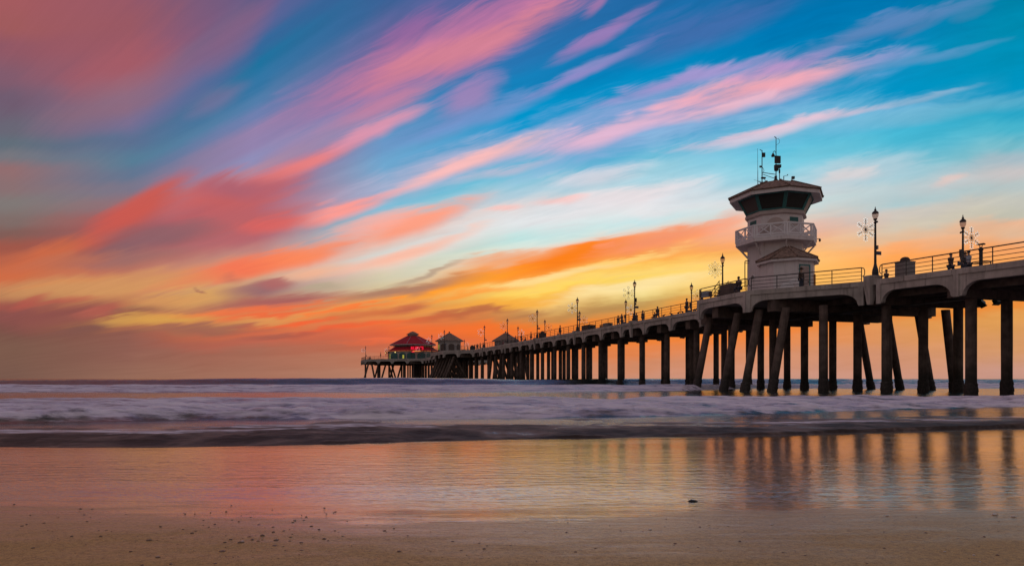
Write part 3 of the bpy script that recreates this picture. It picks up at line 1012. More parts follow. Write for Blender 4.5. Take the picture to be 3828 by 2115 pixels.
# piles: vertical ones under every bent, raking ones under the wide platforms
piles = []
for k in range(-5, 40):
    u = k * BENT
    for v in (0.95 if k != -1 else 1.3, 4.25, 7.3 if k else 7.5):
        piles.append(((v, u, -1.2), (v, u, 6.3), 0.315))
rak = [(14.3, -4.0, 14.3, -5.5), (10.2, -4.0, 10.2, -5.5), (7.4, -4.0, 7.4, -5.5), (5.4, -3.1, 5.4, -4.5),
       (13.9, 11.9, 13.9, 13.4), (10.6, 11.9, 10.6, 13.4), (7.4, 11.9, 7.4, 13.4), (3.2, 10.0, 3.2, 11.0)]
for i_u in (124, 127, 131, 135, 139, 143, 146):
    rak += [(i_u, -3.9, i_u, -6.8), (i_u + 1.0, -3.5, i_u + 1.0, 0.3), (i_u, 11.8, i_u, 14.4)]
for i_u in (100, 104, 108):
    rak += [(i_u, 1.2, i_u + 3.0, 1.2), (i_u + 3.0, 7.2, i_u, 7.2)]
for i_u, legs in ((207, ((-17.3, -19.2), (-16.2, -14.9), (-14.0, -14.0), (-11.2, -13.2), (-10.4, -8.2), (-8.4, -10.2), (-5.6, -7.6))),
                  (215, ((-12.6, -12.6), (-9.2, -9.2), (-4.6, -4.6))), (224, ((-17.0, -17.0), (-12.2, -14.0), (-7.2, -5.2), (-6.4, -8.2)))):
    rak += [(i_u, t_v, i_u, b_v) for t_v, b_v in legs]
for a_ in rak:
    piles.append(((a_[3], a_[2], -0.6), (a_[1], a_[0], 6.4), 0.315))
for uu, vv in ((203, -5), (199, -6), (196, -3), (3.2, -1.6)):
    piles.append(((vv, uu, -1.2), (vv, uu, 6.4), 0.31))


def pdist(p):
    w_ = W(p[0][1], p[0][0])
    return w_.length if w_.y > 0 and abs(w_.x / w_.y) < 0.85 else w_.length + 60


piles.sort(key=pdist)
rest = MB()
n_pile = 0
for i, (a, b, r) in enumerate(piles):
    a, b = Vector(a), Vector(b)
    d = (b - a)
    w_ = W(a.y, a.x)
    if w_.y < 12 and w_.x > 30:
        continue
    if n_pile < 100:
        n_pile += 1
        mb = MB()
        steps = 7
        loops = []
        rnd = random.Random(i)
        for j in range(steps + 1):
            p = a + d * (j / steps)
            rr = r * (1 + rnd.uniform(-.015, .015))
            loops.append([(p.x + rr * math.cos(2 * PI * (q + .5) / 12), p.y + rr * math.sin(2 * PI * (q + .5) / 12), p.z) for q in range(12)])
        mb.ring(loops)
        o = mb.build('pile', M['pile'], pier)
        # thicker, mussel-crusted foot around the waterline
        if w_.length < 110:
            mb = MB()
            zt = 0.85 + rnd.uniform(-.12, .2)
            loops = []
            for j, (z, k) in enumerate([(-.8, 1.2), (-.1, 1.22), (.12, 1.18), (.25, 1.25), (.42, 1.2), (.55, 1.13), (.68, 1.18), (zt - .08, 1.12), (zt, 1.02)]):
                s = (z - a.z) / d.z
                p = a + d * s
                loops.append([(p.x + r * k * (1 + rnd.uniform(-.06, .06)) * math.cos(2 * PI * (q + .5) / 14),
                               p.y + r * k * (1 + rnd.uniform(-.06, .06)) * math.sin(2 * PI * (q + .5) / 14), z) for q in range(14)])
            mb.ring(loops)
            mb.build('crusted_foot', M['barnacle'], o, True)
    else:
        rest.cyl(a, b, r, r, 10)
tag(rest.build('far_piles', M['pile'], pier), kind='stuff')


def railing(pts, gaps=()):
    mb = MB()
    for (ua, va), (ub, vb) in zip(pts[:-1], pts[1:]):
        a, b = Vector((va, ua, TOP)), Vector((vb, ub, TOP))
        L = (b - a).length
        if L < 1.5:
            continue
        d = (b - a) / L
        g0, g1 = 0.25, L - 0.25
        for h, r in ((1.0, .042), (.72, .024), (.46, .024), (.2, .024)):
            mb.cyl(a + d * g0 + Vector((0, 0, h)), a + d * g1 + Vector((0, 0, h)), r, r, 6)
        n = max(1, round(L / 2.03))
        for k in range(n + 1):
            s = g0 + (g1 - g0) * k / n
            p = a + d * s
            mb.cyl(p + Vector((0, 0, -.05)), p + Vector((0, 0, 1.0)), .032, .032, 6)
        # rounded returns at both ends
        for s, q in ((g0, -1), (g1, 1)):
            p = a + d * s
            mb.tube([p + Vector((0, 0, 1.0)), p + d * q * .14 + Vector((0, 0, .95)), p + d * q * .2 + Vector((0, 0, .8)),
                     p + d * q * .2 + Vector((0, 0, .5)), p + d * q * .12 + Vector((0, 0, .4)), p + Vector((0, 0, .38))], .03, 6)
    return mb


def inset(pts, k):
    return [(u, v + k) for u, v in pts]


railing(inset(NEAR, .16)).build('railing', M['rail'], pier)
railing(inset(FAR, -.16)).build('railing', M['rail'], pier)
# concrete lamp pedestal with a tapering bracket, right of the tower
mb = MB()
mb.ring([[(-.62, -.13, 6.15), (-.30, -.13, 6.15), (-.30, .13, 6.15), (-.62, .13, 6.15)],
         [(-.78, -.27, 7.5), (-.1, -.27, 7.5), (-.1, .27, 7.5), (-.78, .27, 7.5)],
         [(-.78, -.29, 8.08), (.3, -.29, 8.08), (.3, .29, 8.08), (-.78, .29, 8.08)]])
mb.box((-.2, 0, 8.125), (1.1, .68, .09))
mb.build('lamp_pedestal', M['concrete'], pier)
for k in range(1, 20):
    if k * 3 * BENT < 118 and k * 3 * BENT > 20:
        u = k * 3 * BENT
        mb = MB()
        mb.ring([[(-.55, u - .2, 6.0), (-.40, u - .2, 6.0), (-.40, u + .2, 6.0), (-.55, u + .2, 6.0)],
                 [(-.72, u - .28, 7.4), (-.40, u - .28, 7.4), (-.40, u + .28, 7.4), (-.72, u + .28, 7.4)],
                 [(-.72, u - .28, 8.0), (.2, u - .28, 8.0), (.2, u + .28, 8.0), (-.72, u + .28, 8.0)]])
        mb.build('lamp_pedestal', M['concrete'], pier)
# lamps and pipes slung under the deck
mb = MB()
for u in (-3.0, 3.0, 9.0):
    mb.cyl((1.8, u - 3.0, 6.15), (1.8, u + 3.0, 6.1), .07, .07, 8)
mb.build('service_pipe', M['rail'], pier)
for (u, v, ang) in ((-1.2, 8.2, .5), (-2.4, 8.2, .0)):
    mb = MB()
    mtx = Matrix.Rotation(ang, 3, 'Y') @ Matrix.Rotation(-.5, 3, 'X')
    mb.cyl((v, u, 6.95), (v, u, 6.6), .03, .03, 8)
    mb.box((v, u, 6.5), (.5, .34, .28), mtx=mtx)
    mb.box((v + .05, u, 6.34), (.62, .42, .06), mtx=mtx)
    mb.build('floodlight', M['black'], pier)

for o_ in pier.children:
    for vtx in o_.data.vertices:
        if vtx.co.y < 0 and vtx.co.z > 5.5:
            vtx.co.z += 0.032 * vtx.co.y

# ------------------------------------------------------------------ street lamps
lamp = empty('street_lamp', (0, 0, 0), TH, 'lamp', 'street lamp', 'black lamp posts along the pier')
mb = MB()
mb.lathe([(.24, 0), (.24, .08), (.20, .14), (.22, .22), (.19, .5), (.13, .72), (.12, .78), (.10, .86), (.085, 1.0), (.075, 2.6), (.065, 4.15),
          (.10, 4.17), (.10, 4.22), (.07, 4.26), (.06, 4.36), (.11, 4.42), (.14, 4.50), (.10, 4.52)], 12)
mb.build('pole', M['black'], lamp, False)
mb = MB()
mb.lathe([(.10, 4.52), (.16, 4.60), (.205, 4.74), (.21, 4.86), (.19, 4.93)], 14)
mb.build('globe', M['globe'], lamp, True)
mb = MB()
mb.lathe([(.22, 4.92), (.22, 4.96), (.17, 5.06), (.08, 5.14), (.06, 5.19), (.085, 5.22), (.05, 5.27), (.022, 5.34), (.035, 5.38), (.012, 5.44), (.002, 5.50)], 12)
mb.build('finial', M['black'], lamp)
mb = MB()
mb.cyl((0, 0, 4.2), (-.1, -.22, 4.22), .03, .05, 8)
mb.cyl((-.1, -.22, 4.22), (-.13, -.30, 4.18), .07, .07, 8)
mb.build('camera_bracket', M['black'], lamp)
mb = MB()
mb.box((.31, .02, 1.82), (.44, .04, .28))
mb.cyl((0, .02, 1.82), (.15, .02, 1.82), .02, .02, 6)
mb.build('sign_plate', M['bluesign'], lamp)
mb = MB()
mb.box((.13, 0, 2.25), (.12, .18, .3))
mb.build('control_box', M['greybox'], lamp)


def flake_mesh(style, facing):
    """wire light motif, in the local x-z plane; returns frame builder and bulb builder"""
    fr_, bu = MB(), MB()
    rb = 0.017
    for k in range(6):
        a = k * PI / 3 + PI / 6 * (1 if style != 1 else 1)
        d = Vector((math.cos(a), 0, math.sin(a)))
        n = Vector((-math.sin(a), 0, math.cos(a)))
        bulbs = []
        if style == 0:
            fr_.cyl((0, 0, 0), d * .8, rb, rb, 5)
            for s, l in ((.42, .20), (.60, .20)):
                for q in (-1, 1):
                    e = d * s + (d * .7 + n * q * .72) * l
                    fr_.cyl(d * s, e, rb * .9, rb * .9, 5)
                    bulbs += [e, d * s + (e - d * s) * .5]
            h = (d * math.cos(PI / 6) + n * math.sin(PI / 6)) * .36
            fr_.cyl((0, 0, 0), h, rb * .8, rb * .8, 5)
            bulbs += [d * .8, d * .3, h]
        elif style == 1:
            base, tip = d * .26, d * .8
            prev = [base, base]
            for j in range(1, 7):
                t = j / 6
                for qi, q in enumerate((-1, 1)):
                    p = base + (tip - base) * t + n * q * .13 * math.sin(PI * t)
                    fr_.cyl(prev[qi], p, rb, rb, 5)
                    prev[qi] = p
                    if j in (2, 4):
                        bulbs.append(p)
            fr_.cyl((0, 0, 0), base, rb * .8, rb * .8, 5)
            h = (d * math.cos(PI / 6) + n * math.sin(PI / 6)) * .68
            fr_.cyl((0, 0, 0), h, rb * .7, rb * .7, 5)
            fr_.lathe([(.006, -.035), (.04, 0), (.006, .035)], 6, h)
            bulbs += [tip, base]
        else:
            fr_.cyl((0, 0, 0), d * .46, rb, rb, 5)
            q4 = [d * .46, d * .63 + n * .17, d * .8, d * .63 - n * .17, d * .46]
            for p, q in zip(q4[:-1], q4[1:]):
                fr_.cyl(p, q, rb, rb, 5)
            h = (d * math.cos(PI / 6) + n * math.sin(PI / 6)) * .3
            fr_.cyl((0, 0, 0), h, rb * .8, rb * .8, 5)
            bulbs += [q4[1], q4[3], q4[2], d * .3]
        for p in bulbs:
            bu.lathe([(.003, -.022), (.022, -.008), (.022, .008), (.003, .022)], 5, p)
    # bracket to the pole
    fr_.cyl((0, 0, 0), (-.83 * facing, 0, 0), .016, .016, 5)
    fr_.cyl((-.70 * facing, 0, .27), (-.83 * facing, 0, .24), .016, .016, 5)
    fr_.cyl((-.70 * facing, 0, -.3), (-.83 * facing, 0, -.27), .016, .016, 5)
    return fr_, bu


flakes = {}
STY = ['branching snowflake', 'six-petal flower', 'diamond-tipped star']
for st in range(3):
    for fc in (-1, 1):
        a_, b2_ = flake_mesh(st, fc)
        flakes[(st, fc)] = (a_.mesh('wire_frame', M['black']), b2_.mesh('bulb_string', M['bulb']))


def put_flake(u, v, z, st, fc, label, s=1.0):
    r_ = empty('light_decoration', W(u, v + fc * .83, z), TH, label, 'light decoration', 'wire light decorations hung on the lamp posts')
    for nm, me in zip(('wire_frame', 'bulb_string'), flakes[(st, fc)]):
        o = bpy.data.objects.new(nm, me)
        C.objects.link(o)
        o.parent = r_
    return r_


ORD = ['first', 'second', 'third', 'fourth', 'fifth', 'sixth', 'seventh', 'eighth', 'ninth', 'tenth']
LAMPS = [  # u, v, base z, side, style, lamp label, decoration label
    (0, -.02, 8.17, -1, 0, 'tall black lamp on the concrete pedestal just right of the tower', 'branching snowflake of wire and bulbs on the lamp right of the tower'),
    (0.0, 7.95, FLOOR, 1, 0, 'black lamp at the far right behind the railing, beside the binocular viewer', 'small bright snowflake right of the lamp near the binocular viewer'),
    (18.3, -.02, FLOOR, -1, 1, 'black lamp on the platform directly left of the tower', 'six-petal light flower on the lamp left of the tower'),
    (36.7, 7.85, FLOOR, 1, 1, 'shorter-looking black lamp with a box, left of the tower platform railing', 'petal light beside the boxed lamp where the platform railing begins'),
    (36.6, -.02, 8.0, -1, 2, 'near black lamp with a blue plate, second left of the tower platform', 'diamond-tipped light star on the second near lamp left of the platform'),
    (55.0, 7.85, FLOOR, 1, 0, 'far lamp seen just left of the second near lamp from the platform', 'snowflake light half behind the second near lamp from the platform'),
    (54.9, -.02, 8.0, -1, 0, 'third near lamp left of the platform, a snowflake on its left', 'dark branching snowflake on the third near lamp from the platform'),
    (73.2, 7.85, FLOOR, 1, 1, 'far lamp close beside the right of the third near lamp', 'glowing petal light right of the far lamp beside the third near lamp'),
    (73.2, -.02, 8.0, -1, 1, 'fourth near lamp left of the platform, with a flower light and box', 'flower light on the fourth near lamp from the platform'),
    (91.5, 7.85, FLOOR, 1, 2, 'far lamp right of the fourth near lamp, beside the open railing', 'faint light star right of the far lamp by the fourth near lamp'),
    (91.5, -.02, 8.0, -1, 1, 'fifth near lamp left of the platform, in front of the low kiosk roof', 'flower light left of the fifth near lamp, over the kiosk roof'),
    (109.8, 7.85, FLOOR, 1, 0, 'far lamp at the right end of the low kiosk roof', 'bright snowflake light right of the low kiosk roof'),
    (109.8, -.02, 8.0, -1, 0, 'sixth near lamp left of the platform, above a row of standing people', 'faint snowflake light left of the lamp above the row of people'),
    (126.3, -5.9, FLOOR, -1, 0, 'lamp in front of the hip-roofed pale kiosk', 'bright snowflake light in front of the pale kiosk roof'),
    (145.0, -5.7, FLOOR, -1, 0, 'lamp between the red-roofed restaurant and the pale kiosk', 'faint snowflake light over the right slope of the red roof'),
    (164.7, 7.75, FLOOR, 1, 0, 'small lamp just right of the pale kiosk', 'tiny faint snowflake light right of the pale kiosk'),
    (201, 0.0, FLOOR, -1, 0, 'small lamp in front of the red sign of the restaurant', 'tiny snowflake light beside the red restaurant sign'),
    (216, -17.6, FLOOR, -1, 0, 'lone lamp at the seaward left end of the pier', 'tiny faint snowflake light at the seaward tip of the pier'),
    (213, -9.5, FLOOR, -1, 0, 'small lamp before the green front of the restaurant', 'pale snowflake light against the green front of the restaurant'),
]
for i, (u, v, z, sd, st, lb, dl) in enumerate(LAMPS):
    o = lamp if i == 0 else dup(lamp, (0, 0, 0))
    o.location = W(u, v, z)
    o.rotation_euler = (0, 0, TH + (PI if sd > 0 else 0))
    o['label'] = lb
    if 1 <= i < 6 and i != 2:
        # second box on the shaft of some lamps
        mb = MB()
        mb.box((.16, 0, 2.75 if i > 3 else 2.6), (.18, .2, .55))
        mb.build('control_box', M['black'], o)
    sc_ = 1.0
    if i == 0:
        o.scale = (1, 1, .885)
    top = 13.04
    o.scale = (1, 1, (top - z) / 5.5)
    put_flake(u, v, 11.35, st, sd, dl)

# ------------------------------------------------------------------ lifeguard tower
def octo(Rr, z, off=22.5, c=(0, 0), n=8):
    return [(c[0] + Rr * math.cos(R(off + 360 / n * k)), c[1] + Rr * math.sin(R(off + 360 / n * k)), z) for k in range(n)]


tower = empty('lifeguard_tower', W(11.15, .42, FLOOR), TH, 'white octagonal lifeguard tower with flared dark windows on the pier platform', 'lifeguard tower')
tower.scale = (0.96, 0.96, 1.0)
MB().ring([octo(2.48, 0), octo(2.44, 7.1)]).build('shaft', M['white'], tower)
# base band under the cab
MB().ring([octo(2.50, 6.98), octo(2.66, 7.06), octo(2.66, 7.22), octo(2.56, 7.36)]).build('cab_sill', M['pinkpaint'], tower)
# inner dark core behind the panes
MB().ring([octo(2.40, 7.36), octo(3.05, 8.62)]).build('cab_core', M['darkwall'], tower)
for k in range(8):
    lo = octo(2.56, 7.37)
    hi = octo(3.26, 8.66)
    a, b = Vector(lo[k]), Vector(lo[(k + 1) % 8])
    c, d = Vector(hi[(k + 1) % 8]), Vector(hi[k])
    ex = (b - a).normalized()
    up = ((c + d) / 2 - (a + b) / 2)
    nr = ex.cross(up).normalized()
    if nr.dot(Vector(((a + b).x, (a + b).y, 0))) < 0:
        nr = -nr
    mb = MB()
    bw = 0.11

    def bar(p, q, w=bw, t=.09):
        d_ = (q - p).normalized()
        s_ = d_.cross(nr).normalized()
        vsx = [p + s_ * w, p - s_ * w, q - s_ * w, q + s_ * w]
        mb.add(vsx + [x - nr * t for x in vsx], [(0, 1, 2, 3), (7, 6, 5, 4), (0, 4, 5, 1), (1, 5, 6, 2), (2, 6, 7, 3), (3, 7, 4, 0)])
    bar(a + ex * .06, d + ex * .06)
    bar(b - ex * .06, c - ex * .06)
    bar(a + ex * .17 + up * .045, b - ex * .17 + up * .045, .055, .088)
    bar(d + ex * .17 - up * .045, c - ex * .17 - up * .045, .055, .088)
    w_o = mb.build('window', M['teal'], tower)
    mb = MB()
    q = [a + ex * .15, b - ex * .15, c - ex * .15, d + ex * .15]
    q = [p - nr * .05 for p in q]
    mb.add(q + [p - nr * .03 for p in q], [(0, 1, 2, 3), (7, 6, 5, 4), (0, 4, 5, 1), (1, 5, 6, 2), (2, 6, 7, 3), (3, 7, 4, 0)])
    mb.build('pane', M['blind'] if k == 6 else M['side_glass'] if k == 3 else M['glass'], w_o)
# roof: soffit, fascia, tiled slopes
MB().ring([octo(3.28, 8.67), octo(4.0, 8.50), octo(4.0, 8.80), octo(3.2, 8.84)]).build('eave', M['white'], tower)
rf = MB().ring([octo(4.12, 8.80), octo(4.13, 8.88), octo(1.45, 10.02), octo(.5, 10.26)]).build('roof', M['roof'], tower)
mb = MB()
ra, rb_ = octo(4.13, 8.90), octo(1.45, 10.05)
for k in range(8):
    mb.cyl(ra[k], rb_[k], .075, .075, 6)
for k in (4, 5):
    mb.box((Vector(ra[k]) * .35 + Vector(rb_[k]) * .65 + Vector((.5, .3, .0))), (.28, .28, .14), .4)
mb.build('ridge_tiles', M['roof'], rf)
# balcony
MB().ring([octo(2.4, 4.72), octo(3.48, 4.72), octo(3.48, 5.02), octo(2.4, 5.04)]).build('balcony_floor', M['white'], tower)
mb = MB()
pr = octo(3.44, 5.02)
for k in range(8):
    a, b = Vector(pr[k]), Vector(pr[(k + 1) % 8])
    L = (b - a).length
    d = (b - a) / L
    rz = math.atan2(d.y, d.x)
    mid = (a + b) / 2
    mb.box((mid.x, mid.y, 6.06), (L, .15, .12), rz)
    mb.box((mid.x, mid.y, 5.24), (L - .08, .08, .11), rz)
    mb.box((mid.x, mid.y, 5.06), (L, .10, .1), rz)
    mb.box((a.x, a.y, 5.55), (.13, .13, 1.1), rz)
    for s in (.08, .5, .92):
        p = a + d * L * s
        mb.box((p.x, p.y, 5.55), (.12, .10, 1.0), rz)
    for s0, s1 in ((.08, .5), (.5, .92)):
        p, q = a + d * L * s0, a + d * L * s1
        for z0, z1 in ((5.26, 6.02), (6.02, 5.26)):
            mb.cyl((p.x, p.y, z0), (q.x, q.y, z1), .05, .05, 4)
mb.build('balcony_railing', M['white2'], tower)
pw, po = octo(2.44, 3.75), octo(3.32, 4.70)
for k in range(8):
    mb = MB()
    p, q = Vector(pw[k]), Vector(po[k])
    mb.cyl(p, q, .075, .075, 4)
    mb.build('brace', M['white'], tower)
# louvre vents
def facet(k_deg, Rin):
    a = R(k_deg)
    return Vector((math.cos(a), math.sin(a), 0)) * Rin, a


for ang, sh in ((180, -.1), (270, .1)):
    p, a = facet(ang, 2.44 * math.cos(R(22.5)))
    t = Vector((-math.sin(a), math.cos(a), 0))
    mb = MB()
    c = p + t * sh
    mb.box((c.x, c.y, 6.58), (.06, .86, .36), a)
    for j in range(4):
        mb.box((c.x + math.cos(a) * .04, c.y + math.sin(a) * .04, 6.46 + j * .08), (.05, .80, .03), a)
    mb.build('louvre_vent', M['teal'], tower)
p, a = facet(180, 2.47 * math.cos(R(22.5)))
mb = MB()
mb.cyl((p.x + .05, p.y + .1, 2.0), (p.x - .06, p.y + .1, 2.0), .24, .24, 20)
ph = mb.build('porthole', M['white2'], tower)
mb = MB()
mb.cyl((p.x - .03, p.y + .1, 2.0), (p.x - .075, p.y + .1, 2.0), .18, .18, 20)
mb.build('pane', M['greybox'], ph)
# pale wave mural patches on the shaft
for ang, sh, zc, rr in ((225, .25, 6.0, .75), (225, -.5, 5.55, .5), (270, -.1, 6.05, .6)):
    p, a = facet(ang, 2.455 * math.cos(R(22.5)))
    t = Vector((-math.sin(a), math.cos(a), 0))
    mb = MB()
    n_ = 16
    pts = [p + t * (sh + rr * math.cos(PI * j / n_)) + Vector((0, 0, zc + rr * math.sin(PI * j / n_))) for j in range(n_ + 1)]
    o_ = Vector((math.cos(a), math.sin(a), 0)) * .012
    mb.add([x - o_ for x in pts] + [x + o_ for x in pts], [tuple(range(n_ + 1)), tuple(range(2 * n_ + 1, n_, -1))] + [(j, j + 1, n_ + 2 + j, n_ + 1 + j) for j in range(n_)])
    mb.build('painted_wave', M['pinkpaint'], tower)

# octagonal lower room towards the beach
ax, ay = -0.95, -2.75
MB().ring([octo(2.22, 0, c=(ax, ay)), octo(2.22, 2.9, c=(ax, ay))]).build('lower_room', M['white'], tower)
MB().ring([octo(2.22, 2.86, c=(ax, ay)), octo(2.56, 2.68, c=(ax, ay)), octo(2.56, 2.9, c=(ax, ay)), octo(2.3, 2.95, c=(ax, ay))]).build('lower_eave', M['white'], tower)
lr = MB().ring([octo(2.64, 2.88, c=(ax, ay)), octo(2.65, 2.95, c=(ax, ay)), octo(.25, 4.12, c=(ax, ay))]).build('lower_roof', M['roof'], tower)
mb = MB()
ra, rb_ = octo(2.65, 2.98, c=(ax, ay)), octo(.25, 4.14, c=(ax, ay))
for k in range(8):
    mb.cyl(ra[k], rb_[k], .06, .06, 6)
mb.build('ridge_tiles', M['roof'], lr)
p, a = facet(270, 2.22 * math.cos(R(22.5)))
p = p + Vector((ax, ay, 0))
t = Vector((-math.sin(a), math.cos(a), 0))
mb = MB()
c = p + t * .02
mb.box((c.x, c.y, 1.12), (.06, .86, 2.2), a)
dr = mb.build('door', M['door'], tower)
mb = MB()
for s in (-.49, .49):
    q = p + t * (.02 + s)
    mb.box((q.x, q.y, 1.15), (.1, .1, 2.3), a)
q = p + t * .02
mb.box((q.x, q.y, 2.35), (.1, 1.08, .1), a)
mb.build('door_frame', M['teal'], dr)
mb = MB()
q = p + t * .34 + Vector((math.cos(a), math.sin(a), 0)) * .06
mb.lathe([(.01, -.05), (.05, -.02), (.05, .02), (.01, .05)], 8, (q.x, q.y, 1.05))
mb.build('handle', M['black'], dr)
for ang, sh, zc, rr in ((225, .2, .5, .55), (225, .75, .9, .4), (270, -.7, .9, .3)):
    p, a = facet(ang, 2.222 * math.cos(R(22.5)))
    p = p + Vector((ax, ay, 0))
    t = Vector((-math.sin(a), math.cos(a), 0))
    mb = MB()
    n_ = 16
    pts = [p + t * (max(-.82, min(.82, sh + rr * math.cos(PI * j / n_)))) + Vector((0, 0, zc + rr * math.sin(PI * j / n_))) for j in range(n_ + 1)]
    o_ = Vector((math.cos(a), math.sin(a), 0)) * .012
    mb.add([x - o_ for x in pts] + [x + o_ for x in pts], [tuple(range(n_ + 1)), tuple(range(2 * n_ + 1, n_, -1))] + [(j, j + 1, n_ + 2 + j, n_ + 1 + j) for j in range(n_)])
    mb.build('painted_wave', M['white2'], tower)
# small lamp on the wall corner, orange panel on the right wall
mb = MB()
mb.box((-2.45, -1.5, 3.15), (.16, .16, .3), .4)
mb.build('wall_lamp', M['black'], tower)
p, a = facet(315, 2.22 * math.cos(R(22.5)))
mb = MB()
mb.box((ax + p.x + .05, ay + p.y - .05, 1.2), (.12, .5, 1.1), a)
mb.build('wall_panel', M['orangesign'], tower)


def antenna(name, build, label):
    mb = MB()
    build(mb)
    return mb.build(name, M['black'], tower)


# image right on the roof, as a direction of the tower
rt = Vector((math.cos(-TH), math.sin(-TH), 0))
bk = Vector((-rt.y, rt.x, 0))


def A(r_, z_, b=0.0):
    return rt * r_ + bk * b + Vector((0, 0, z_))


mb = MB()
mb.cyl(A(.03, 10.1), A(.03, 14.05), .045, .03, 8)
mb.cyl(A(-.12, 14.12), A(.05, 14.0), .035, .035, 6)
mb.tube([A(.05, 13.9), A(.22, 13.95), A(.35, 13.8), A(.33, 13.6), A(.2, 13.48), A(.05, 13.42)], .014, 5)
mb.tube([A(0, 12.75), A(-.12, 12.9), A(-.22, 12.8), A(-.24, 12.65)], .022, 6)
mb.lathe([(.03, .32), (.1, .22), (.16, .1), (.14, 0), (.04, -.03)], 10, A(-.24, 12.4))
mb.box(A(.17, 12.15), (.52, .16, .62), -TH + .2)
mb.box(A(.17, 11.58), (.55, .3, .24), -TH)
mb.lathe([(.02, -.16), (.17, -.1), (.21, .05), (.18, .16), (.02, .2)], 12, A(.06, 11.3))
mb.cyl(A(.34, 10.15), A(.34, 11.6), .035, .035, 6)
mb.cyl(A(.34, 11.0), A(.34, 11.3), .07, .07, 8)
mb.cyl(A(.03, 10.6), A(-.35, 10.15), .035, .035, 5)
mb.cyl(A(.03, 10.6), A(.3, 10.2), .035, .035, 5)
mb.box(A(.0, 10.55), (.18, .16, .4), -TH)
mb.build('antenna_mast', M['black'], tower)
mb = MB()
mb.cyl(A(-1.22, 9.95), A(-1.22, 12.95), .045, .035, 8)
mb.cyl(A(-1.42, 13.0), A(-1.18, 12.9), .03, .03, 6)
mb.box(A(-1.08, 12.55), (.26, .14, .36), -TH)
mb.box(A(-1.36, 11.55), (.16, .12, .14), -TH + .5)
mb.tube([A(-1.2, 11.5), A(-1.08, 11.35), A(-1.05, 11.15), A(-1.15, 11.02)], .02, 5)
mb.cyl(A(-1.22, 11.05), A(.03, 10.88), .032, .032, 6)
mb.cyl(A(-1.18, 10.9), A(.03, 10.5), .025, .025, 6)
mb.box(A(-1.1, 10.58), (.38, .2, .12), -TH + .3)
mb.tube([A(-1.1, 10.6), A(-.95, 10.4), A(-.85, 10.1)], .025, 5)
mb.box(A(-1.15, 10.1), (.4, .4, .2), -TH)
mb.cyl(A(-1.22, 10.2), A(-1.55, 10.25), .03, .03, 5)
mb.build('antenna_mast', M['black'], tower)
mb = MB()
mb.cyl(A(-1.6, 10.05), A(-1.6, 11.2), .03, .024, 6)
mb.cyl(A(-1.6, 11.2), A(-1.62, 13.1), .018, .012, 6)
mb.cyl(A(-1.95, 10.42), A(-1.3, 10.28), .012, .012, 5)
mb.build('whip_antenna', M['black'], tower)
mb = MB()
mb.cyl(A(.72, 10.1), A(.72, 10.75), .035, .035, 6)
mb.tube([A(.72, 10.72), A(.9, 10.78), A(1.05, 10.8)], .018, 5)
mb.lathe([(.01, -.04), (.06, 0), (.01, .06)], 6, A(1.06, 10.82))
mb.cyl(A(1.02, 10.86), A(1.1, 10.9), .012, .012, 5)
mb.build('anemometer', M['black'], tower)
mb = MB()
mb.cyl(A(1.22, 10.05), A(1.5, 10.5), .03, .03, 6)
mb.box(A(1.55, 10.6), (.24, .2, .22), -TH)
mb.build('roof_floodlight', M['black'], tower)
mb = MB()
mb.tube([A(3.55, 5.3, -.3), A(3.75, 5.33, -.3)], .03, 6)
mb.lathe([(.03, .12), (.09, .06), (.1, -.05), (.06, -.14), (.01, -.17)], 10, A(3.8, 5.22, -.3))
mb.build('security_camera', M['black'], tower)
# drain pipe with brackets at the left of the shaft
mb = MB()
mb.tube([A(-2.35, 3.5), A(-2.7, 3.48), A(-2.75, 3.4), A(-2.75, 1.2)], .04, 6)
mb.cyl(A(-2.75, 3.3), A(-2.4, 3.28), .025, .025, 5)
mb.build('drain_pipe', M['rail'], tower)

# stair enclosure left of the lower room
so = W(12.4, -3.25, FLOOR)
stair = empty('stair_enclosure', so, TH, 'dark stair enclosure with handrails at the left foot of the tower', 'stair')
mb = MB()
mb.box((0, 0, .75), (.9, 1.7, 1.5))
mb.build('panel_wall', M['darkwall'], stair)
mb = MB()
for j in range(5):
    mb.box((-.1, .95 + j * .26, 1.1 - j * .22), (.9, .28, .06))
mb.build('steps', M['rail'], stair)
mb = MB()
for x in (-.5, .4):
    mb.tube([(x, .8, 1.9), (x, 2.1, 1.0), (x, 2.1, 0)], .03, 6)
    mb.tube([(x, .8, 1.5), (x, 2.1, .6)], .025, 6)
    mb.cyl((x, .85, 0), (x, .85, 1.9), .03, .03, 6)
mb.box((-.5, 2.2, .9), (.05, .5, .45))
mb.build('handrail', M['rail'], stair)

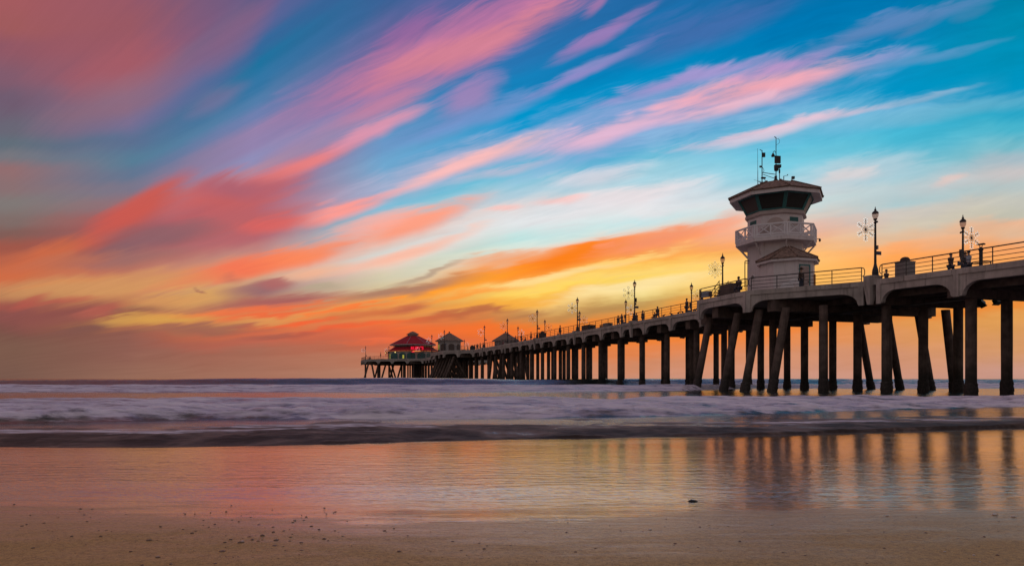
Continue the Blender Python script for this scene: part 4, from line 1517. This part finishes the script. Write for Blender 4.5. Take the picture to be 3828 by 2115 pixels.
# ------------------------------------------------------------------ kiosks
def kiosk(name, u, v, Rr, label, wall, lit):
    k = empty(name, W(u, v, FLOOR), TH, label, 'kiosk', 'hip-roofed kiosks on the second platform')
    MB().ring([octo(Rr * .8, 0), octo(Rr * .8, 3.1)]).build('wall', wall, k)
    for j in range(8):
        p, a = facet(j * 45, Rr * .8 * math.cos(R(22.5)))
        t = Vector((-math.sin(a), math.cos(a), 0))
        w_ = Rr * .8 * math.sin(R(22.5)) * .68
        pts = [p - t * w_, p + t * w_]
        arch = [p + t * w_ * math.cos(PI * q / 10) + Vector((0, 0, 1.75 + .55 * math.sin(PI * q / 10))) for q in range(11)]
        loop = [pts[0]] + [pts[1]] + arch
        o_ = Vector((math.cos(a), math.sin(a), 0)) * .03
        n_ = len(loop)
        mb = MB()
        mb.add([x - o_ for x in loop] + [x + o_ for x in loop],
               [tuple(range(n_ - 1, -1, -1)), tuple(range(n_, 2 * n_))] + [(q, (q + 1) % n_, n_ + (q + 1) % n_, n_ + q) for q in range(n_)])
        ar = mb.build('arched_opening', M['darkwall'], k)  # solid dark panel on the wall, the opening's inner shade given as colour
        if lit and j in (4,):
            mb = MB()
            c = p + t * .5 + o_ * 1.6
            mb.box((c.x, c.y, 1.5), (.05, .45, 1.3), a)
            mb.build('lit_door', M['litwindow'], ar)
    MB().ring([octo(Rr * .8, 2.9), octo(Rr * .98, 2.95), octo(Rr * .98, 3.1), octo(Rr * .7, 3.12)]).build('eave', M['cream'], k)
    r_ = MB().ring([octo(Rr, 3.08), octo(Rr, 3.16), octo(.35, 5.15)]).build('roof', M['roof'], k)
    MB().lathe([(.12, 5.1), (.12, 5.3), (.22, 5.34), (.16, 5.5), (.02, 5.56)], 8).build('vent', M['black'], r_)
    return k


kiosk('kiosk', 135, -2.9, 3.75, 'pale arched kiosk with a dark hip roof beside the red-roofed restaurant', M['cream'], True)
kiosk('kiosk', 130, 10.8, 3.6, 'low kiosk on the far side, only its dark roof above the railing', M['greybox'], False)

# ------------------------------------------------------------------ restaurant at the end of the pier
rest_o = empty('restaurant', W(215, -0.5, FLOOR), TH, 'red-roofed octagonal restaurant with a red neon sign at the pier end', 'restaurant')
MB().ring([octo(9.3, 0), octo(9.3, 3.4)]).build('lower_wall', M['cream'], rest_o)
for j in range(8):
    p, a = facet(j * 45, 9.3 * math.cos(R(22.5)))
    t = Vector((-math.sin(a), math.cos(a), 0))
    for sh in (-1.85, 1.85):
        w_ = 1.5
        loop = [p + t * (sh - w_), p + t * (sh + w_)] + [p + t * (sh + w_ * math.cos(PI * q / 10)) + Vector((0, 0, 2.1 + .7 * math.sin(PI * q / 10))) for q in range(11)]
        o_ = Vector((math.cos(a), math.sin(a), 0)) * .06
        n_ = len(loop)
        mb = MB()
        mb.add([x - o_ for x in loop] + [x + o_ for x in loop],
               [tuple(range(n_ - 1, -1, -1)), tuple(range(n_, 2 * n_))] + [(q, (q + 1) % n_, n_ + (q + 1) % n_, n_ + q) for q in range(n_)])
        bay = mb.build('arched_bay', M['tealwall'], rest_o)
        if (j, sh) in ((4, -1.85), (4, 1.85), (5, 1.85)):
            c = p + t * (sh + (.9 if j == 4 else .4)) + o_ * 1.5
            mb = MB()
            mb.box((c.x, c.y, 1.5 if j == 4 else 1.3), (.06, .7, 1.7 if j == 4 else 1.2), a)
            mb.build('lit_window', M['litwindow'], bay)
aw = MB().ring([octo(9.9, 3.35), octo(9.95, 3.5), octo(7.3, 5.0), octo(7.2, 4.6)]).build('awning', M['redroof'], rest_o)
mb = MB()
er = octo(10.0, 3.42)
for k in range(8):
    a, b = Vector(er[k]), Vector(er[(k + 1) % 8])
    for s in range(14):
        c = a + (b - a) * (s / 14)
        mb.lathe([(.02, -.1), (.1, 0), (.02, .1)], 5, c)
mb.build('string_lights', M['orangebulb'], aw)
MB().ring([octo(7.3, 4.6), octo(7.3, 6.0)]).build('upper_wall', M['darkwall'], rest_o)
for k in range(8):
    p, a = facet(k * 45, 7.3 * math.cos(R(22.5)))
    mb = MB()
    for s in (-1.7, 0, 1.7):
        t = Vector((-math.sin(a), math.cos(a), 0))
        c = p + t * s
        mb.box((c.x, c.y, 5.35), (.1, 1.3, .7), a)
    mb.build('window_band', M['glass'], rest_o)
MB().ring([octo(8.3, 5.62), octo(8.75, 5.66), octo(8.75, 5.86), octo(8.0, 5.9)]).build('eave', M['white'], rest_o)
rr_ = MB().ring([octo(8.8, 5.86), octo(8.8, 5.95), octo(2.1, 9.2)]).build('roof', M['redroof'], rest_o)
mb = MB()
ra, rb_ = octo(8.8, 6.0), octo(2.1, 9.25)
for k in range(8):
    mb.cyl(ra[k], rb_[k], .09, .09, 5)
mb.build('roof_seam', M['pinkroof'], rr_)
MB().ring([octo(1.9, 9.1), octo(1.9, 9.75)]).build('cupola', M['cream'], rest_o)
MB().ring([octo(2.5, 9.7), octo(2.5, 9.8), octo(.9, 10.7), octo(.1, 10.95)]).build('cupola_roof', M['roof'], rest_o)
for (vv_, uu_, zz_) in ((-9.6, -3.9, 2.9), (-9.6, 3.6, 2.9), (-7.4, -7.4, 2.9)):
    MB().lathe([(.05, -.22), (.2, 0), (.05, .22)], 8, (vv_, uu_, zz_)).build('wall_lantern', M['warmbulb'], rest_o)
# neon sign
sg = empty('neon_sign', W(203.8, -0.6, FLOOR), TH - R(30), None, None)
sg.parent = None
cu = bpy.data.curves.new('sign_text', 'FONT')
cu.body = "RUBY'S"
cu.size = 1.55
cu.extrude = 0.06
cu.offset = 0.012
cu.align_x = 'CENTER'
tmp = bpy.data.objects.new('tmp_text', cu)
C.objects.link(tmp)
bpy.context.view_layer.update()
me = bpy.data.meshes.new_from_object(tmp.evaluated_get(bpy.context.evaluated_depsgraph_get()))
bpy.data.objects.remove(tmp)
me.materials.clear()
me.materials.append(M['neon'])
tx_o = bpy.data.objects.new('sign_letters', me)
C.objects.link(tx_o)
tx_o.rotation_euler = (R(90), 0, 0)
tx_o.location = (0, 0, 3.75)
tx_o.parent = sg
mb = MB()
mb.box((0, .25, 4.25), (4.9, .2, 1.5))
mb.build('sign_board', M['redroof'], sg)
mb = MB()
for x in (-2.2, 2.2):
    mb.cyl((x, .3, 0), (x, .3, 4.2), .08, .08, 8)
mb.build('sign_post', M['black'], sg)
MB().box((-.2, .12, 3.2), (3.0, .08, .28)).build('lower_light_strip', M['orangebulb'], sg)
MB().box((-1.6, .1, 3.0), (1.0, .08, .28)).build('lower_light_strip', M['neon'], sg)
tag(sg, 'red neon sign with the word in capitals on the restaurant front', 'neon sign')

# ------------------------------------------------------------------ people
def skin_mesh(name, verts, edges, radii, m, sub=1):
    me = bpy.data.meshes.new(name)
    me.from_pydata(verts, edges, [])
    o = bpy.data.objects.new(name, me)
    C.objects.link(o)
    md = o.modifiers.new('skin', 'SKIN')
    md.use_smooth_shade = True
    lay = me.skin_vertices[0].data
    for i, r in enumerate(radii):
        lay[i].radius = (r, r) if not isinstance(r, tuple) else r
        lay[i].use_root = (i == 0)
    ss = o.modifiers.new('sub', 'SUBSURF')
    ss.levels = sub
    ss.render_levels = sub
    bpy.context.view_layer.update()
    me2 = bpy.data.meshes.new_from_object(o.evaluated_get(bpy.context.evaluated_depsgraph_get()))
    me2.name = name
    bpy.data.objects.remove(o)
    me2.materials.clear()
    me2.materials.append(m)
    return me2


def pose(kind):
    """joints of a 1.72 m figure facing -y"""
    J = dict(pel=(0, 0, .95), spi=(0, 0, 1.15), che=(0, 0, 1.34), nec=(0, 0, 1.48), hea=(0, -.015, 1.56), crn=(0, -.01, 1.66),
             hl=(.095, 0, .90), kl=(.10, -.02, .50), al=(.10, .0, .09), tl=(.11, -.15, .04),
             hr=(-.095, 0, .90), kr=(-.10, -.02, .50), ar=(-.10, .0, .09), tr=(-.11, -.15, .04),
             sl=(.17, 0, 1.40), el=(.21, .03, 1.14), wl=(.22, -.04, .90), fl=(.22, -.06, .80),
             sr=(-.17, 0, 1.40), er=(-.21, .03, 1.14), wr=(-.22, -.04, .90), fr=(-.22, -.06, .80))
    if kind == 'walk':
        J.update(kl=(.10, -.20, .52), al=(.10, -.22, .10), tl=(.11, -.37, .08), kr=(-.10, .08, .50), ar=(-.10, .30, .14), tr=(-.11, .20, .04),
                 el=(.22, .12, 1.16), wl=(.22, .14, .92), fl=(.22, .10, .83), er=(-.22, -.08, 1.15), wr=(-.2, -.24, .98), fr=(-.2, -.3, .9))
    elif kind == 'phone':
        J.update(el=(.20, -.12, 1.16), wl=(.10, -.34, 1.30), fl=(.07, -.38, 1.38), er=(-.20, -.12, 1.16), wr=(-.10, -.34, 1.30), fr=(-.07, -.38, 1.38),
                 hea=(0, -.05, 1.56), crn=(0, -.06, 1.66))
    elif kind == 'lean':
        J.update(che=(0, -.12, 1.30), nec=(0, -.19, 1.42), hea=(0, -.25, 1.48), crn=(0, -.27, 1.58), spi=(0, -.04, 1.14),
                 sl=(.17, -.14, 1.34), sr=(-.17, -.14, 1.34), el=(.23, -.28, 1.12), er=(-.23, -.28, 1.12), wl=(.1, -.45, 1.12), wr=(-.1, -.45, 1.12),
                 fl=(.02, -.48, 1.13), fr=(-.02, -.50, 1.11))
    elif kind == 'sit':
        J.update(pel=(0, 0, .50), spi=(0, -.02, .70), che=(0, -.05, .88), nec=(0, -.07, 1.02), hea=(0, -.1, 1.10), crn=(0, -.1, 1.20),
                 hl=(.1, -.02, .48), kl=(.13, -.42, .50), al=(.13, -.42, .10), tl=(.13, -.56, .04),
                 hr=(-.1, -.02, .48), kr=(-.13, -.42, .50), ar=(-.13, -.42, .10), tr=(-.13, -.56, .04),
                 sl=(.17, -.05, .94), el=(.22, -.14, .70), wl=(.14, -.34, .58), fl=(.12, -.42, .56),
                 sr=(-.17, -.05, .94), er=(-.22, -.14, .70), wr=(-.14, -.34, .58), fr=(-.12, -.42, .56))
    return J


def person_meshes(kind):
    J = pose(kind)
    names = ['pel', 'spi', 'che', 'nec', 'hea', 'crn', 'hl', 'kl', 'al', 'tl', 'hr', 'kr', 'ar', 'tr', 'sl', 'el', 'wl', 'fl', 'sr', 'er', 'wr', 'fr']
    rad = dict(pel=(.15, .11), spi=(.135, .10), che=(.16, .115), nec=.055, hea=.088, crn=.085, hl=.085, kl=.06, al=.042, tl=.038, hr=.085, kr=.06, ar=.042,
               tr=.038, sl=.062, el=.045, wl=.032, fl=.03, sr=.062, er=.045, wr=.032, fr=.03)
    ed = [('pel', 'spi'), ('spi', 'che'), ('che', 'nec'), ('nec', 'hea'), ('hea', 'crn'), ('pel', 'hl'), ('hl', 'kl'), ('kl', 'al'), ('al', 'tl'),
          ('pel', 'hr'), ('hr', 'kr'), ('kr', 'ar'), ('ar', 'tr'), ('che', 'sl'), ('sl', 'el'), ('el', 'wl'), ('wl', 'fl'), ('che', 'sr'), ('sr', 'er'), ('er', 'wr'), ('wr', 'fr')]
    ix = {n: i for i, n in enumerate(names)}
    body = skin_mesh('body', [J[n] for n in names], [(ix[a], ix[b]) for a, b in ed], [rad[n] for n in names], M['skin'])

    def sub(ns, es, k, nm, m):
        ii = {n: i for i, n in enumerate(ns)}
        rr = []
        for n in ns:
            r = rad[n]
            rr.append((r[0] * k + .012, r[1] * k + .012) if isinstance(r, tuple) else r * k + .012)
        return skin_mesh(nm, [J[n] for n in ns], [(ii[a], ii[b]) for a, b in es], rr, m)
    jac = sub(['pel', 'spi', 'che', 'sl', 'el', 'wl', 'sr', 'er', 'wr'], [('pel', 'spi'), ('spi', 'che'), ('che', 'sl'), ('sl', 'el'), ('el', 'wl'), ('che', 'sr'), ('sr', 'er'), ('er', 'wr')], 1.08, 'jacket', M['cloth_dark'])
    tro = sub(['pel', 'hl', 'kl', 'al', 'hr', 'kr', 'ar'], [('pel', 'hl'), ('hl', 'kl'), ('kl', 'al'), ('pel', 'hr'), ('hr', 'kr'), ('kr', 'ar')], 1.1, 'trousers', M['cloth_blue'])
    h = Vector(J['crn'])
    hm = MB()
    hm.lathe([(.02, -.05), (.088, -.03), (.104, .02), (.095, .07), (.06, .105), (.01, .12)], 12, (h.x, h.y + .015, h.z))
    return body, jac, tro, hm.mesh('hair', M['hair'], True)


PM = {k: person_meshes(k) for k in ('stand', 'walk', 'phone', 'lean', 'sit')}
CL = {'dark': 'cloth_dark', 'brown': 'cloth_brown', 'blue': 'cloth_blue', 'pale': 'cloth_pale', 'red': 'cloth_red'}
_jk = {}


def person(u, v, kind, rz, jacket, label, group, s=1.0, z=FLOOR):
    r_ = empty('person', W(u, v, z), rz, label, 'person', group)
    r_.scale = (s, s, s)
    body, jac, tro, hair = PM[kind]
    key = (kind, jacket)
    if key not in _jk:
        j2 = jac.copy()
        j2.materials[0] = M[CL[jacket]]
        _jk[key] = j2
    for nm, me in (('body', body), ('jacket', _jk[key]), ('trousers', tro), ('hair', hair)):
        o = bpy.data.objects.new(nm, me)
        C.objects.link(o)
        o.parent = r_
    return r_


def u_at(px, v):
    """where along the pier the line of sight through photo column px meets the line at distance v"""
    k = (px - 1914) / FPX
    return (P0.x + CT * v - k * (P0.y + ST_ * v)) / (ST_ + k * CT)


SEA = TH            # facing the beach along the pier
OUT = TH - R(90)    # facing out over the near edge
PEOPLE = [
    (2567, .5, 'stand', OUT, 'dark', 'tall man in a cap standing at the railing beside the boxed lamp', 1.08),
    (2458, 1.2, 'walk', SEA, 'brown', 'walker right of the second near lamp, tall above the railing', 1.04),
    (2447, 1.5, 'walk', SEA, 'dark', 'child walking close behind the tall walker', .72),
    (2403, 1.2, 'stand', SEA + .4, 'brown', 'person in brown halfway between the tall walker and the second near lamp', .98),
    (2379, 1.4, 'walk', SEA, 'dark', 'dark figure just right of the foot of the second near lamp', .92),
    (2368, 1.0, 'stand', OUT, 'red', 'figure in red behind the foot of the second near lamp', .9),
    (2325, 1.0, 'phone', OUT + .3, 'dark', 'person holding a phone up, left of the second near lamp', 1.0),
    (2311, 1.3, 'walk', SEA, 'brown', 'person with flying hair beside the one holding up a phone', .98),
    (2094, .6, 'stand', OUT + 2.4, 'dark', 'man standing alone at the open railing between third and fourth lamps', 1.08),
    (2087, .8, 'sit', OUT, 'dark', 'child crouching at the feet of the lone man', .7),
    (1985, .8, 'stand', OUT, 'dark', 'person standing left of the fourth near lamp, above the railing end', 1.05),
    (1965, 1.0, 'sit', OUT, 'brown', 'small seated figure left of the person by the fourth lamp', .95),
    (1950, .8, 'phone', OUT, 'dark', 'person with raised arms beside the bright snowflake', 1.05),
    (1927, 1.0, 'stand', OUT, 'brown', 'person standing before the right end of the low kiosk', 1.0),
    (1882, 1.0, 'sit', OUT, 'red', 'person in red seated before the low kiosk', 1.0),
    (1806, .9, 'stand', OUT, 'dark', 'person at the foot of the sixth near lamp, on its left', 1.0),
    (1795, .9, 'stand', OUT, 'brown', 'second person left of the foot of the sixth near lamp', 1.04),
    (1784, .9, 'walk', SEA, 'dark', 'third person left of the sixth near lamp, mid-step', 1.0),
    (1775, 1.2, 'stand', OUT, 'dark', 'fourth person left of the sixth near lamp, shoulder to shoulder', 1.0),
    (1761, 1.0, 'stand', SEA, 'dark', 'person beside the box at the corner of the second platform', .95),
    (1749, 1.5, 'stand', OUT, 'dark', 'person at the foot of the small lamp right of the pale kiosk', .95),
]
for (px, v, kd, rz, jk, lb, s) in PEOPLE:
    person(u_at(px, v), v, kd, rz, jk, lb, 'people along the pier', s)
TP = [
    (4.6, -2.4, 'stand', SEA + .2, 'brown', 'person in a brimmed hat behind the railing, right of the tower door', .98),
    (3.4, 4.4, 'walk', SEA, 'brown', 'walker between the tower and its pedestal lamp', 1.0),
    (2.9, 5.0, 'walk', SEA + PI, 'dark', 'companion walking close beside the walker right of the tower', .95),
    (1.6, 4.2, 'walk', SEA, 'dark', 'walker just left of the pedestal lamp', 1.0),
    (-3.6, 2.6, 'walk', SEA, 'brown', 'walker in brown at the railing left of the right-hand lamp', 1.02),
    (-4.3, 3.0, 'walk', SEA, 'dark', 'person in dark walking just ahead of the one in brown', 1.0),
    (-5.2, 2.2, 'walk', SEA + PI, 'pale', 'walker in a pale top close to the right-hand lamp', .95),
    (-9.2, 2.0, 'walk', SEA, 'dark', 'walker at the far right edge of the pier', 1.0),
    (16.4, -1.6, 'sit', OUT, 'pale', 'person in a pale top seated by the lamp left of the tower', 1.0),
    (9.6, -4.3, 'sit', OUT + .5, 'dark', 'dark figure hunched at the railing before the tower', 1.12),
]
for (u, v, kd, rz, jk, lb, s) in TP:
    person(u, v, kd, rz, jk, lb, 'people near the tower', s, z=FLOOR if kd != 'sit' else FLOOR + .25)
EP = [(1376, 'stand', 'dark', 'first person from the seaward tip, beside the lone lamp'), (1381, 'stand', 'brown', 'second person from the seaward tip, close to the first'),
      (1384, 'walk', 'dark', 'third person from the seaward tip'), (1423, 'stand', 'dark', 'single person midway along the seaward railing'),
      (1443, 'stand', 'dark', 'person left of the restaurant front, left one of the pair'), (1450, 'stand', 'brown', 'person left of the restaurant front, right one of the pair')]
for px, kd, jk, lb in EP:
    v = -15.5
    person(u_at(px, v), v, kd, OUT, jk, lb, 'people at the end of the pier', 1.05)

# straw hat for the person by the tower door
hp = W(4.6, -2.4, FLOOR + 1.66 * .98)
ht = MB()
ht.lathe([(.02, .17), (.085, .16), (.11, .06), (.20, .045), (.21, .035), (.10, .03)], 14)
ho = ht.build('hat', M['cloth_brown'], None, True)
ho.location = hp
tag(ho, 'brimmed hat worn by the person right of the tower door', 'hat')

# ------------------------------------------------------------------ things on the deck
def bench(u, v, rz, label):
    r_ = empty('bench', W(u, v, FLOOR), rz, label, 'bench', 'benches along the pier')
    mb = MB()
    for j in range(4):
        mb.box((0, -.18 + j * .12, .46), (1.8, .10, .04))
    mb.build('seat', M['cloth_brown'], r_)
    mb = MB()
    for j in range(3):
        mb.box((0, .26 + j * .03, .6 + j * .13), (1.8, .03, .1))
    mb.build('backrest', M['cloth_brown'], r_)
    for x in (-.7, .7):
        mb = MB()
        mb.box((x, -.14, .22), (.06, .06, .44))
        mb.box((x, .22, .45), (.06, .06, .9))
        mb.box((x, .04, .42), (.06, .4, .05))
        mb.build('leg', M['black'], r_)


bench(u_at(2245, .9), .9, OUT, 'slatted bench by the railing between second and third near lamps, right one')
bench(u_at(2268, .9), .9, OUT, 'slatted bench left of the phone-holding person')
bench(u_at(2210, .9), .9, OUT, 'slatted bench right of the third near lamp')
bench(u_at(2024, .9), .9, OUT, 'slatted bench beside the bins at the fourth near lamp')


def bin_(u, v, label, m, dome=True, s=(1.0, .95, 1.05)):
    r_ = empty('trash_bin', W(u, v, FLOOR), TH, label, 'trash bin', 'bins along the pier')
    mb = MB()
    mb.box((0, 0, s[2] / 2), s)
    mb.box((0, 0, s[2] + .03), (s[0] + .06, s[1] + .06, .06))
    mb.build('bin_body', m, r_)
    if dome:
        MB().lathe([(.30, 0), (.31, .12), (.27, .22), (.18, .3), (.02, .34)], 14, (0, 0, s[2] + .06)).build('dome_lid', M['cloth_brown'], r_)


bin_(-1.75, .75, 'pale square bin with a dark dome lid right of the pedestal lamp', M['greybox'], True, (.9, .8, 1.3))
bin_(u_at(2028, .7), .7, 'dark square bin at the foot of the fourth near lamp', M['black'], True, (1.0, 1.0, 1.2))
bin_(u_at(2200, 1.2), 1.2, 'wide dark bin behind the railing right of the third near lamp', M['black'], False, (1.2, 2.4, 1.1))
bin_(u_at(2272, 1.2), 1.2, 'low pale box behind the railing left of the walkers', M['greybox'], False, (.9, 1.2, .9))
bin_(u_at(1766, .6), .6, 'dark bin at the corner of the second platform', M['black'], True, (1.0, 1.0, 1.2))
bin_(u_at(1733, 1.0), 1.0, 'low dark box under the small lamp right of the pale kiosk', M['black'], False, (1.0, 1.4, .9))

# sign board standing on the tower platform
sb = empty('sign_board', W(15.2, -3.8, FLOOR), TH - R(60), 'pale information board on legs behind the platform railing, left of the stair', 'sign board')
mb = MB()
mb.box((0, 0, .95), (1.0, .05, .55))
mb.build('board', M['cloth_pale'], sb)
mb = MB()
for x in (-.4, .4):
    mb.cyl((x, .05, 0), (x, .05, .8), .03, .03, 6)
mb.build('leg', M['black'], sb)

# binocular viewer on a post, with a round step ring
bv = empty('binocular_viewer', W(-7.35, .55, FLOOR), TH, 'binocular viewer on a thick post with a round foot ring at the right', 'viewer')
mb = MB()
mb.lathe([(.10, 0), (.10, 1.27), (.13, 1.31), (.13, 1.42), (.08, 1.47), (.03, 1.51)], 12)
mb.build('post', M['black'], bv)
mb = MB()
for q in (-1, 1):
    mb.tube([(0, q * .06, 1.49), (0, q * .09, 1.55), (0, q * .06, 1.62)], .018, 6)
mb.build('yoke', M['black'], bv)
mb = MB()
mb.ring([[(rx * math.cos(2 * PI * q / 12), yy, zz + rz_ * math.sin(2 * PI * q / 12)) for q in range(12)]
         for yy, zz, rx, rz_ in ((-.24, 1.63, .08, .035), (-.18, 1.65, .11, .06), (.14, 1.67, .12, .05), (.25, 1.69, .08, .02))])
mb.build('viewer_head', M['black'], bv, True)
mb = MB()
pts = [(.5 * math.cos(2 * PI * q / 20), .5 * math.sin(2 * PI * q / 20), .58) for q in range(21)]
mb.tube(pts, .035, 6)
for q in range(4):
    a = PI / 4 + q * PI / 2
    mb.cyl((.5 * math.cos(a), .5 * math.sin(a), .58), (.4 * math.cos(a), .4 * math.sin(a), 0), .03, .03, 6)
mb.build('foot_ring', M['black'], bv)

# pigeons along the kerb left of the platform
pg = MB()
pg.ring([[(rx * math.cos(2 * PI * q / 10), y, z + rz_ * math.sin(2 * PI * q / 10)) for q in range(10)]
         for (y, z, rx, rz_) in ((-.17, .20, .008, .008), (-.145, .205, .03, .03), (-.11, .205, .038, .04), (-.075, .165, .045, .055), (0, .11, .07, .075), (.08, .09, .06, .055), (.15, .075, .035, .02), (.23, .065, .03, .008))])
pg.cyl((.02, 0, .05), (.02, -.01, 0), .008, .008, 5)
pg.cyl((-.02, 0, .05), (-.02, -.01, 0), .008, .008, 5)
pmesh = pg.mesh('pigeon', M['feather'], True)
for i, px in enumerate((2440, 2482, 2509, 2537, 2551, 2594, 2601, 2608)):
    o = bpy.data.objects.new('pigeon', pmesh)
    C.objects.link(o)
    o.location = W(u_at(px, -.3), -.3, TOP)
    o.rotation_euler = (0, 0, random.uniform(0, 6.28))
    o.scale = (1.25,) * 3
    tag(o, 'grey pigeon perched on the pier kerb left of the tower platform', 'bird', 'pigeons on the kerb')

# ------------------------------------------------------------------ pebbles, shells and a rock on the sand
def sand_at(px, py):
    z = 0.1
    for _ in range(12):
        y = FPX * (1.0 - z) / (py - 1415.0)
        x = (px - 1914) / FPX * y
        z = float(sand_z(np.array(x), np.array(y)))
    return Vector((x, y, z))


def blob(seed, flat):
    rnd = random.Random(seed)
    bm = bmesh.new()
    bmesh.ops.create_icosphere(bm, subdivisions=2, radius=1.0)
    ph = [rnd.uniform(0, 6.28) for _ in range(6)]
    for v in bm.verts:
        k = 1 + .14 * math.sin(2.1 * v.co.x + ph[0]) + .12 * math.sin(2.7 * v.co.y + ph[1]) + .07 * math.sin(5 * v.co.z + 4 * v.co.x + ph[2])
        v.co *= k
        v.co.z *= flat
    me = bpy.data.meshes.new('pebble')
    bm.to_mesh(me)
    bm.free()
    me.polygons.foreach_set('use_smooth', [True] * len(me.polygons))
    return me


blobs = []
for i in range(5):
    me = blob(i + 3, random.uniform(.5, .75))
    me.materials.append(M['pebble'])
    blobs.append(me)
PEB = [(53, 1884, 12), (300, 1902, 16), (345, 1902, 14), (82, 1965, 16), (99, 1960, 12), (165, 1954, 16), (113, 1925, 10), (315, 1923, 14), (325, 1948, 16),
       (268, 2004, 18), (124, 2047, 20), (376, 2004, 16), (399, 1980, 14), (556, 2019, 30), (600, 1968, 14), (684, 1978, 14), (717, 1993, 20),
       (732, 1985, 14), (760, 1944, 12), (803, 1959, 14), (781, 1969, 12), (845, 1912, 12), (865, 1889, 12), (867, 1943, 12), (893, 1949, 12),
       (863, 2016, 20), (840, 2027, 18), (902, 2027, 36), (931, 2005, 18), (944, 2017, 18), (966, 2021, 18), (980, 2002, 24), (968, 1960, 18),
       (1020, 1969, 16), (1022, 1988, 18), (1061, 1983, 14), (1032, 2019, 26), (1028, 2038, 26), (1083, 2021, 16), (1087, 2007, 16), (1095, 1952, 16),
       (1103, 1946, 12), (1127, 2027, 22), (1136, 1944, 14), (1145, 1931, 14), (1164, 1966, 18), (1192, 1979, 16), (1129, 2055, 20), (830, 2060, 34),
       (1212, 2014, 20), (1226, 2020, 14), (1252, 1983, 12), (1282, 2003, 16), (1253, 1912, 14), (1213, 1898, 12), (590, 2082, 26), (488, 2061, 16),
       (640, 2108, 20), (804, 2105, 20), (532, 2112, 18), (1437, 1983, 20), (1472, 1975, 12), (1525, 2001, 14), (1691, 2023, 18), (1492, 2061, 22),
       (1791, 2030, 12), (1821, 2039, 12), (1909, 2038, 14), (1724, 2056, 16), (1810, 2051, 18), (2117, 1989, 14), (2152, 2062, 14), (2320, 1983, 12),
       (2225, 2048, 14), (2617, 1969, 12), (2523, 2030, 18), (2766, 2023, 16), (2611, 2045, 14), (3304, 1987, 12), (3462, 1991, 14), (3305, 2048, 16),
       (3680, 2006, 14), (2928, 2064, 18), (3010, 2075, 14), (3730, 2075, 18), (3240, 2104, 16)]
for k in range(90):
    px = random.triangular(0, 1700, 1000)
    PEB.append((px, random.uniform(1890, 2095), random.choice((6, 7, 8, 8, 10))))
for k in range(50):
    PEB.append((random.uniform(1500, 3800), random.uniform(1930, 2105), random.choice((6, 7, 8, 9))))
for i, (px, py, w_) in enumerate(PEB):
    p = sand_at(px, py)
    s = w_ * 0.37 * p.y / FPX
    o = bpy.data.objects.new('pebble', blobs[i % 5])
    C.objects.link(o)
    o.location = p + Vector((0, 0, s * .05))
    o.scale = (s, s * random.uniform(.7, 1.0), s * random.uniform(.7, 1.0))
    o.rotation_euler = (0, 0, random.uniform(-.5, .5))
    if w_ >= 16:
        tag(o, 'larger dark wet pebble lying on the foreground sand', 'pebble', 'larger pebbles on the sand')
    else:
        tag(o, 'small dark wet pebble lying on the foreground sand', 'pebble', 'small pebbles on the sand')
shm = blob(21, .35)
shm.materials.append(M['shell'])
for i, (px, py, w_) in enumerate(((3316, 1928, 14), (3718, 1925, 22), (3788, 1932, 20), (2885, 1961, 12), (3105, 2057, 10), (3640, 2075, 12), (3532, 2062, 12),
                                  (2430, 1980, 14), (1033, 2017, 14), (905, 2024, 16), (590, 2080, 12), (3084, 1930, 8), (3663, 2100, 10))):
    p = sand_at(px, py)
    s = w_ * 0.5 * p.y / FPX
    o = bpy.data.objects.new('shell', shm)
    C.objects.link(o)
    o.location = p + Vector((0, 0, s * .3))
    o.scale = (s, s * .7, s)
    o.rotation_euler = (0, 0, random.uniform(-1, 1))
    tag(o, 'tiny pale shell fragment on the brown foreground sand', 'shell', 'shell fragments on the sand')
rk = blob(33, .55)
rk.materials.append(M['rock'])
p = sand_at(2592, 1873)
o = bpy.data.objects.new('rock', rk)
C.objects.link(o)
o.location = p
o.scale = (.038, .028, .030)
tag(o, 'single black rock at the edge of the mirror of water', 'rock')
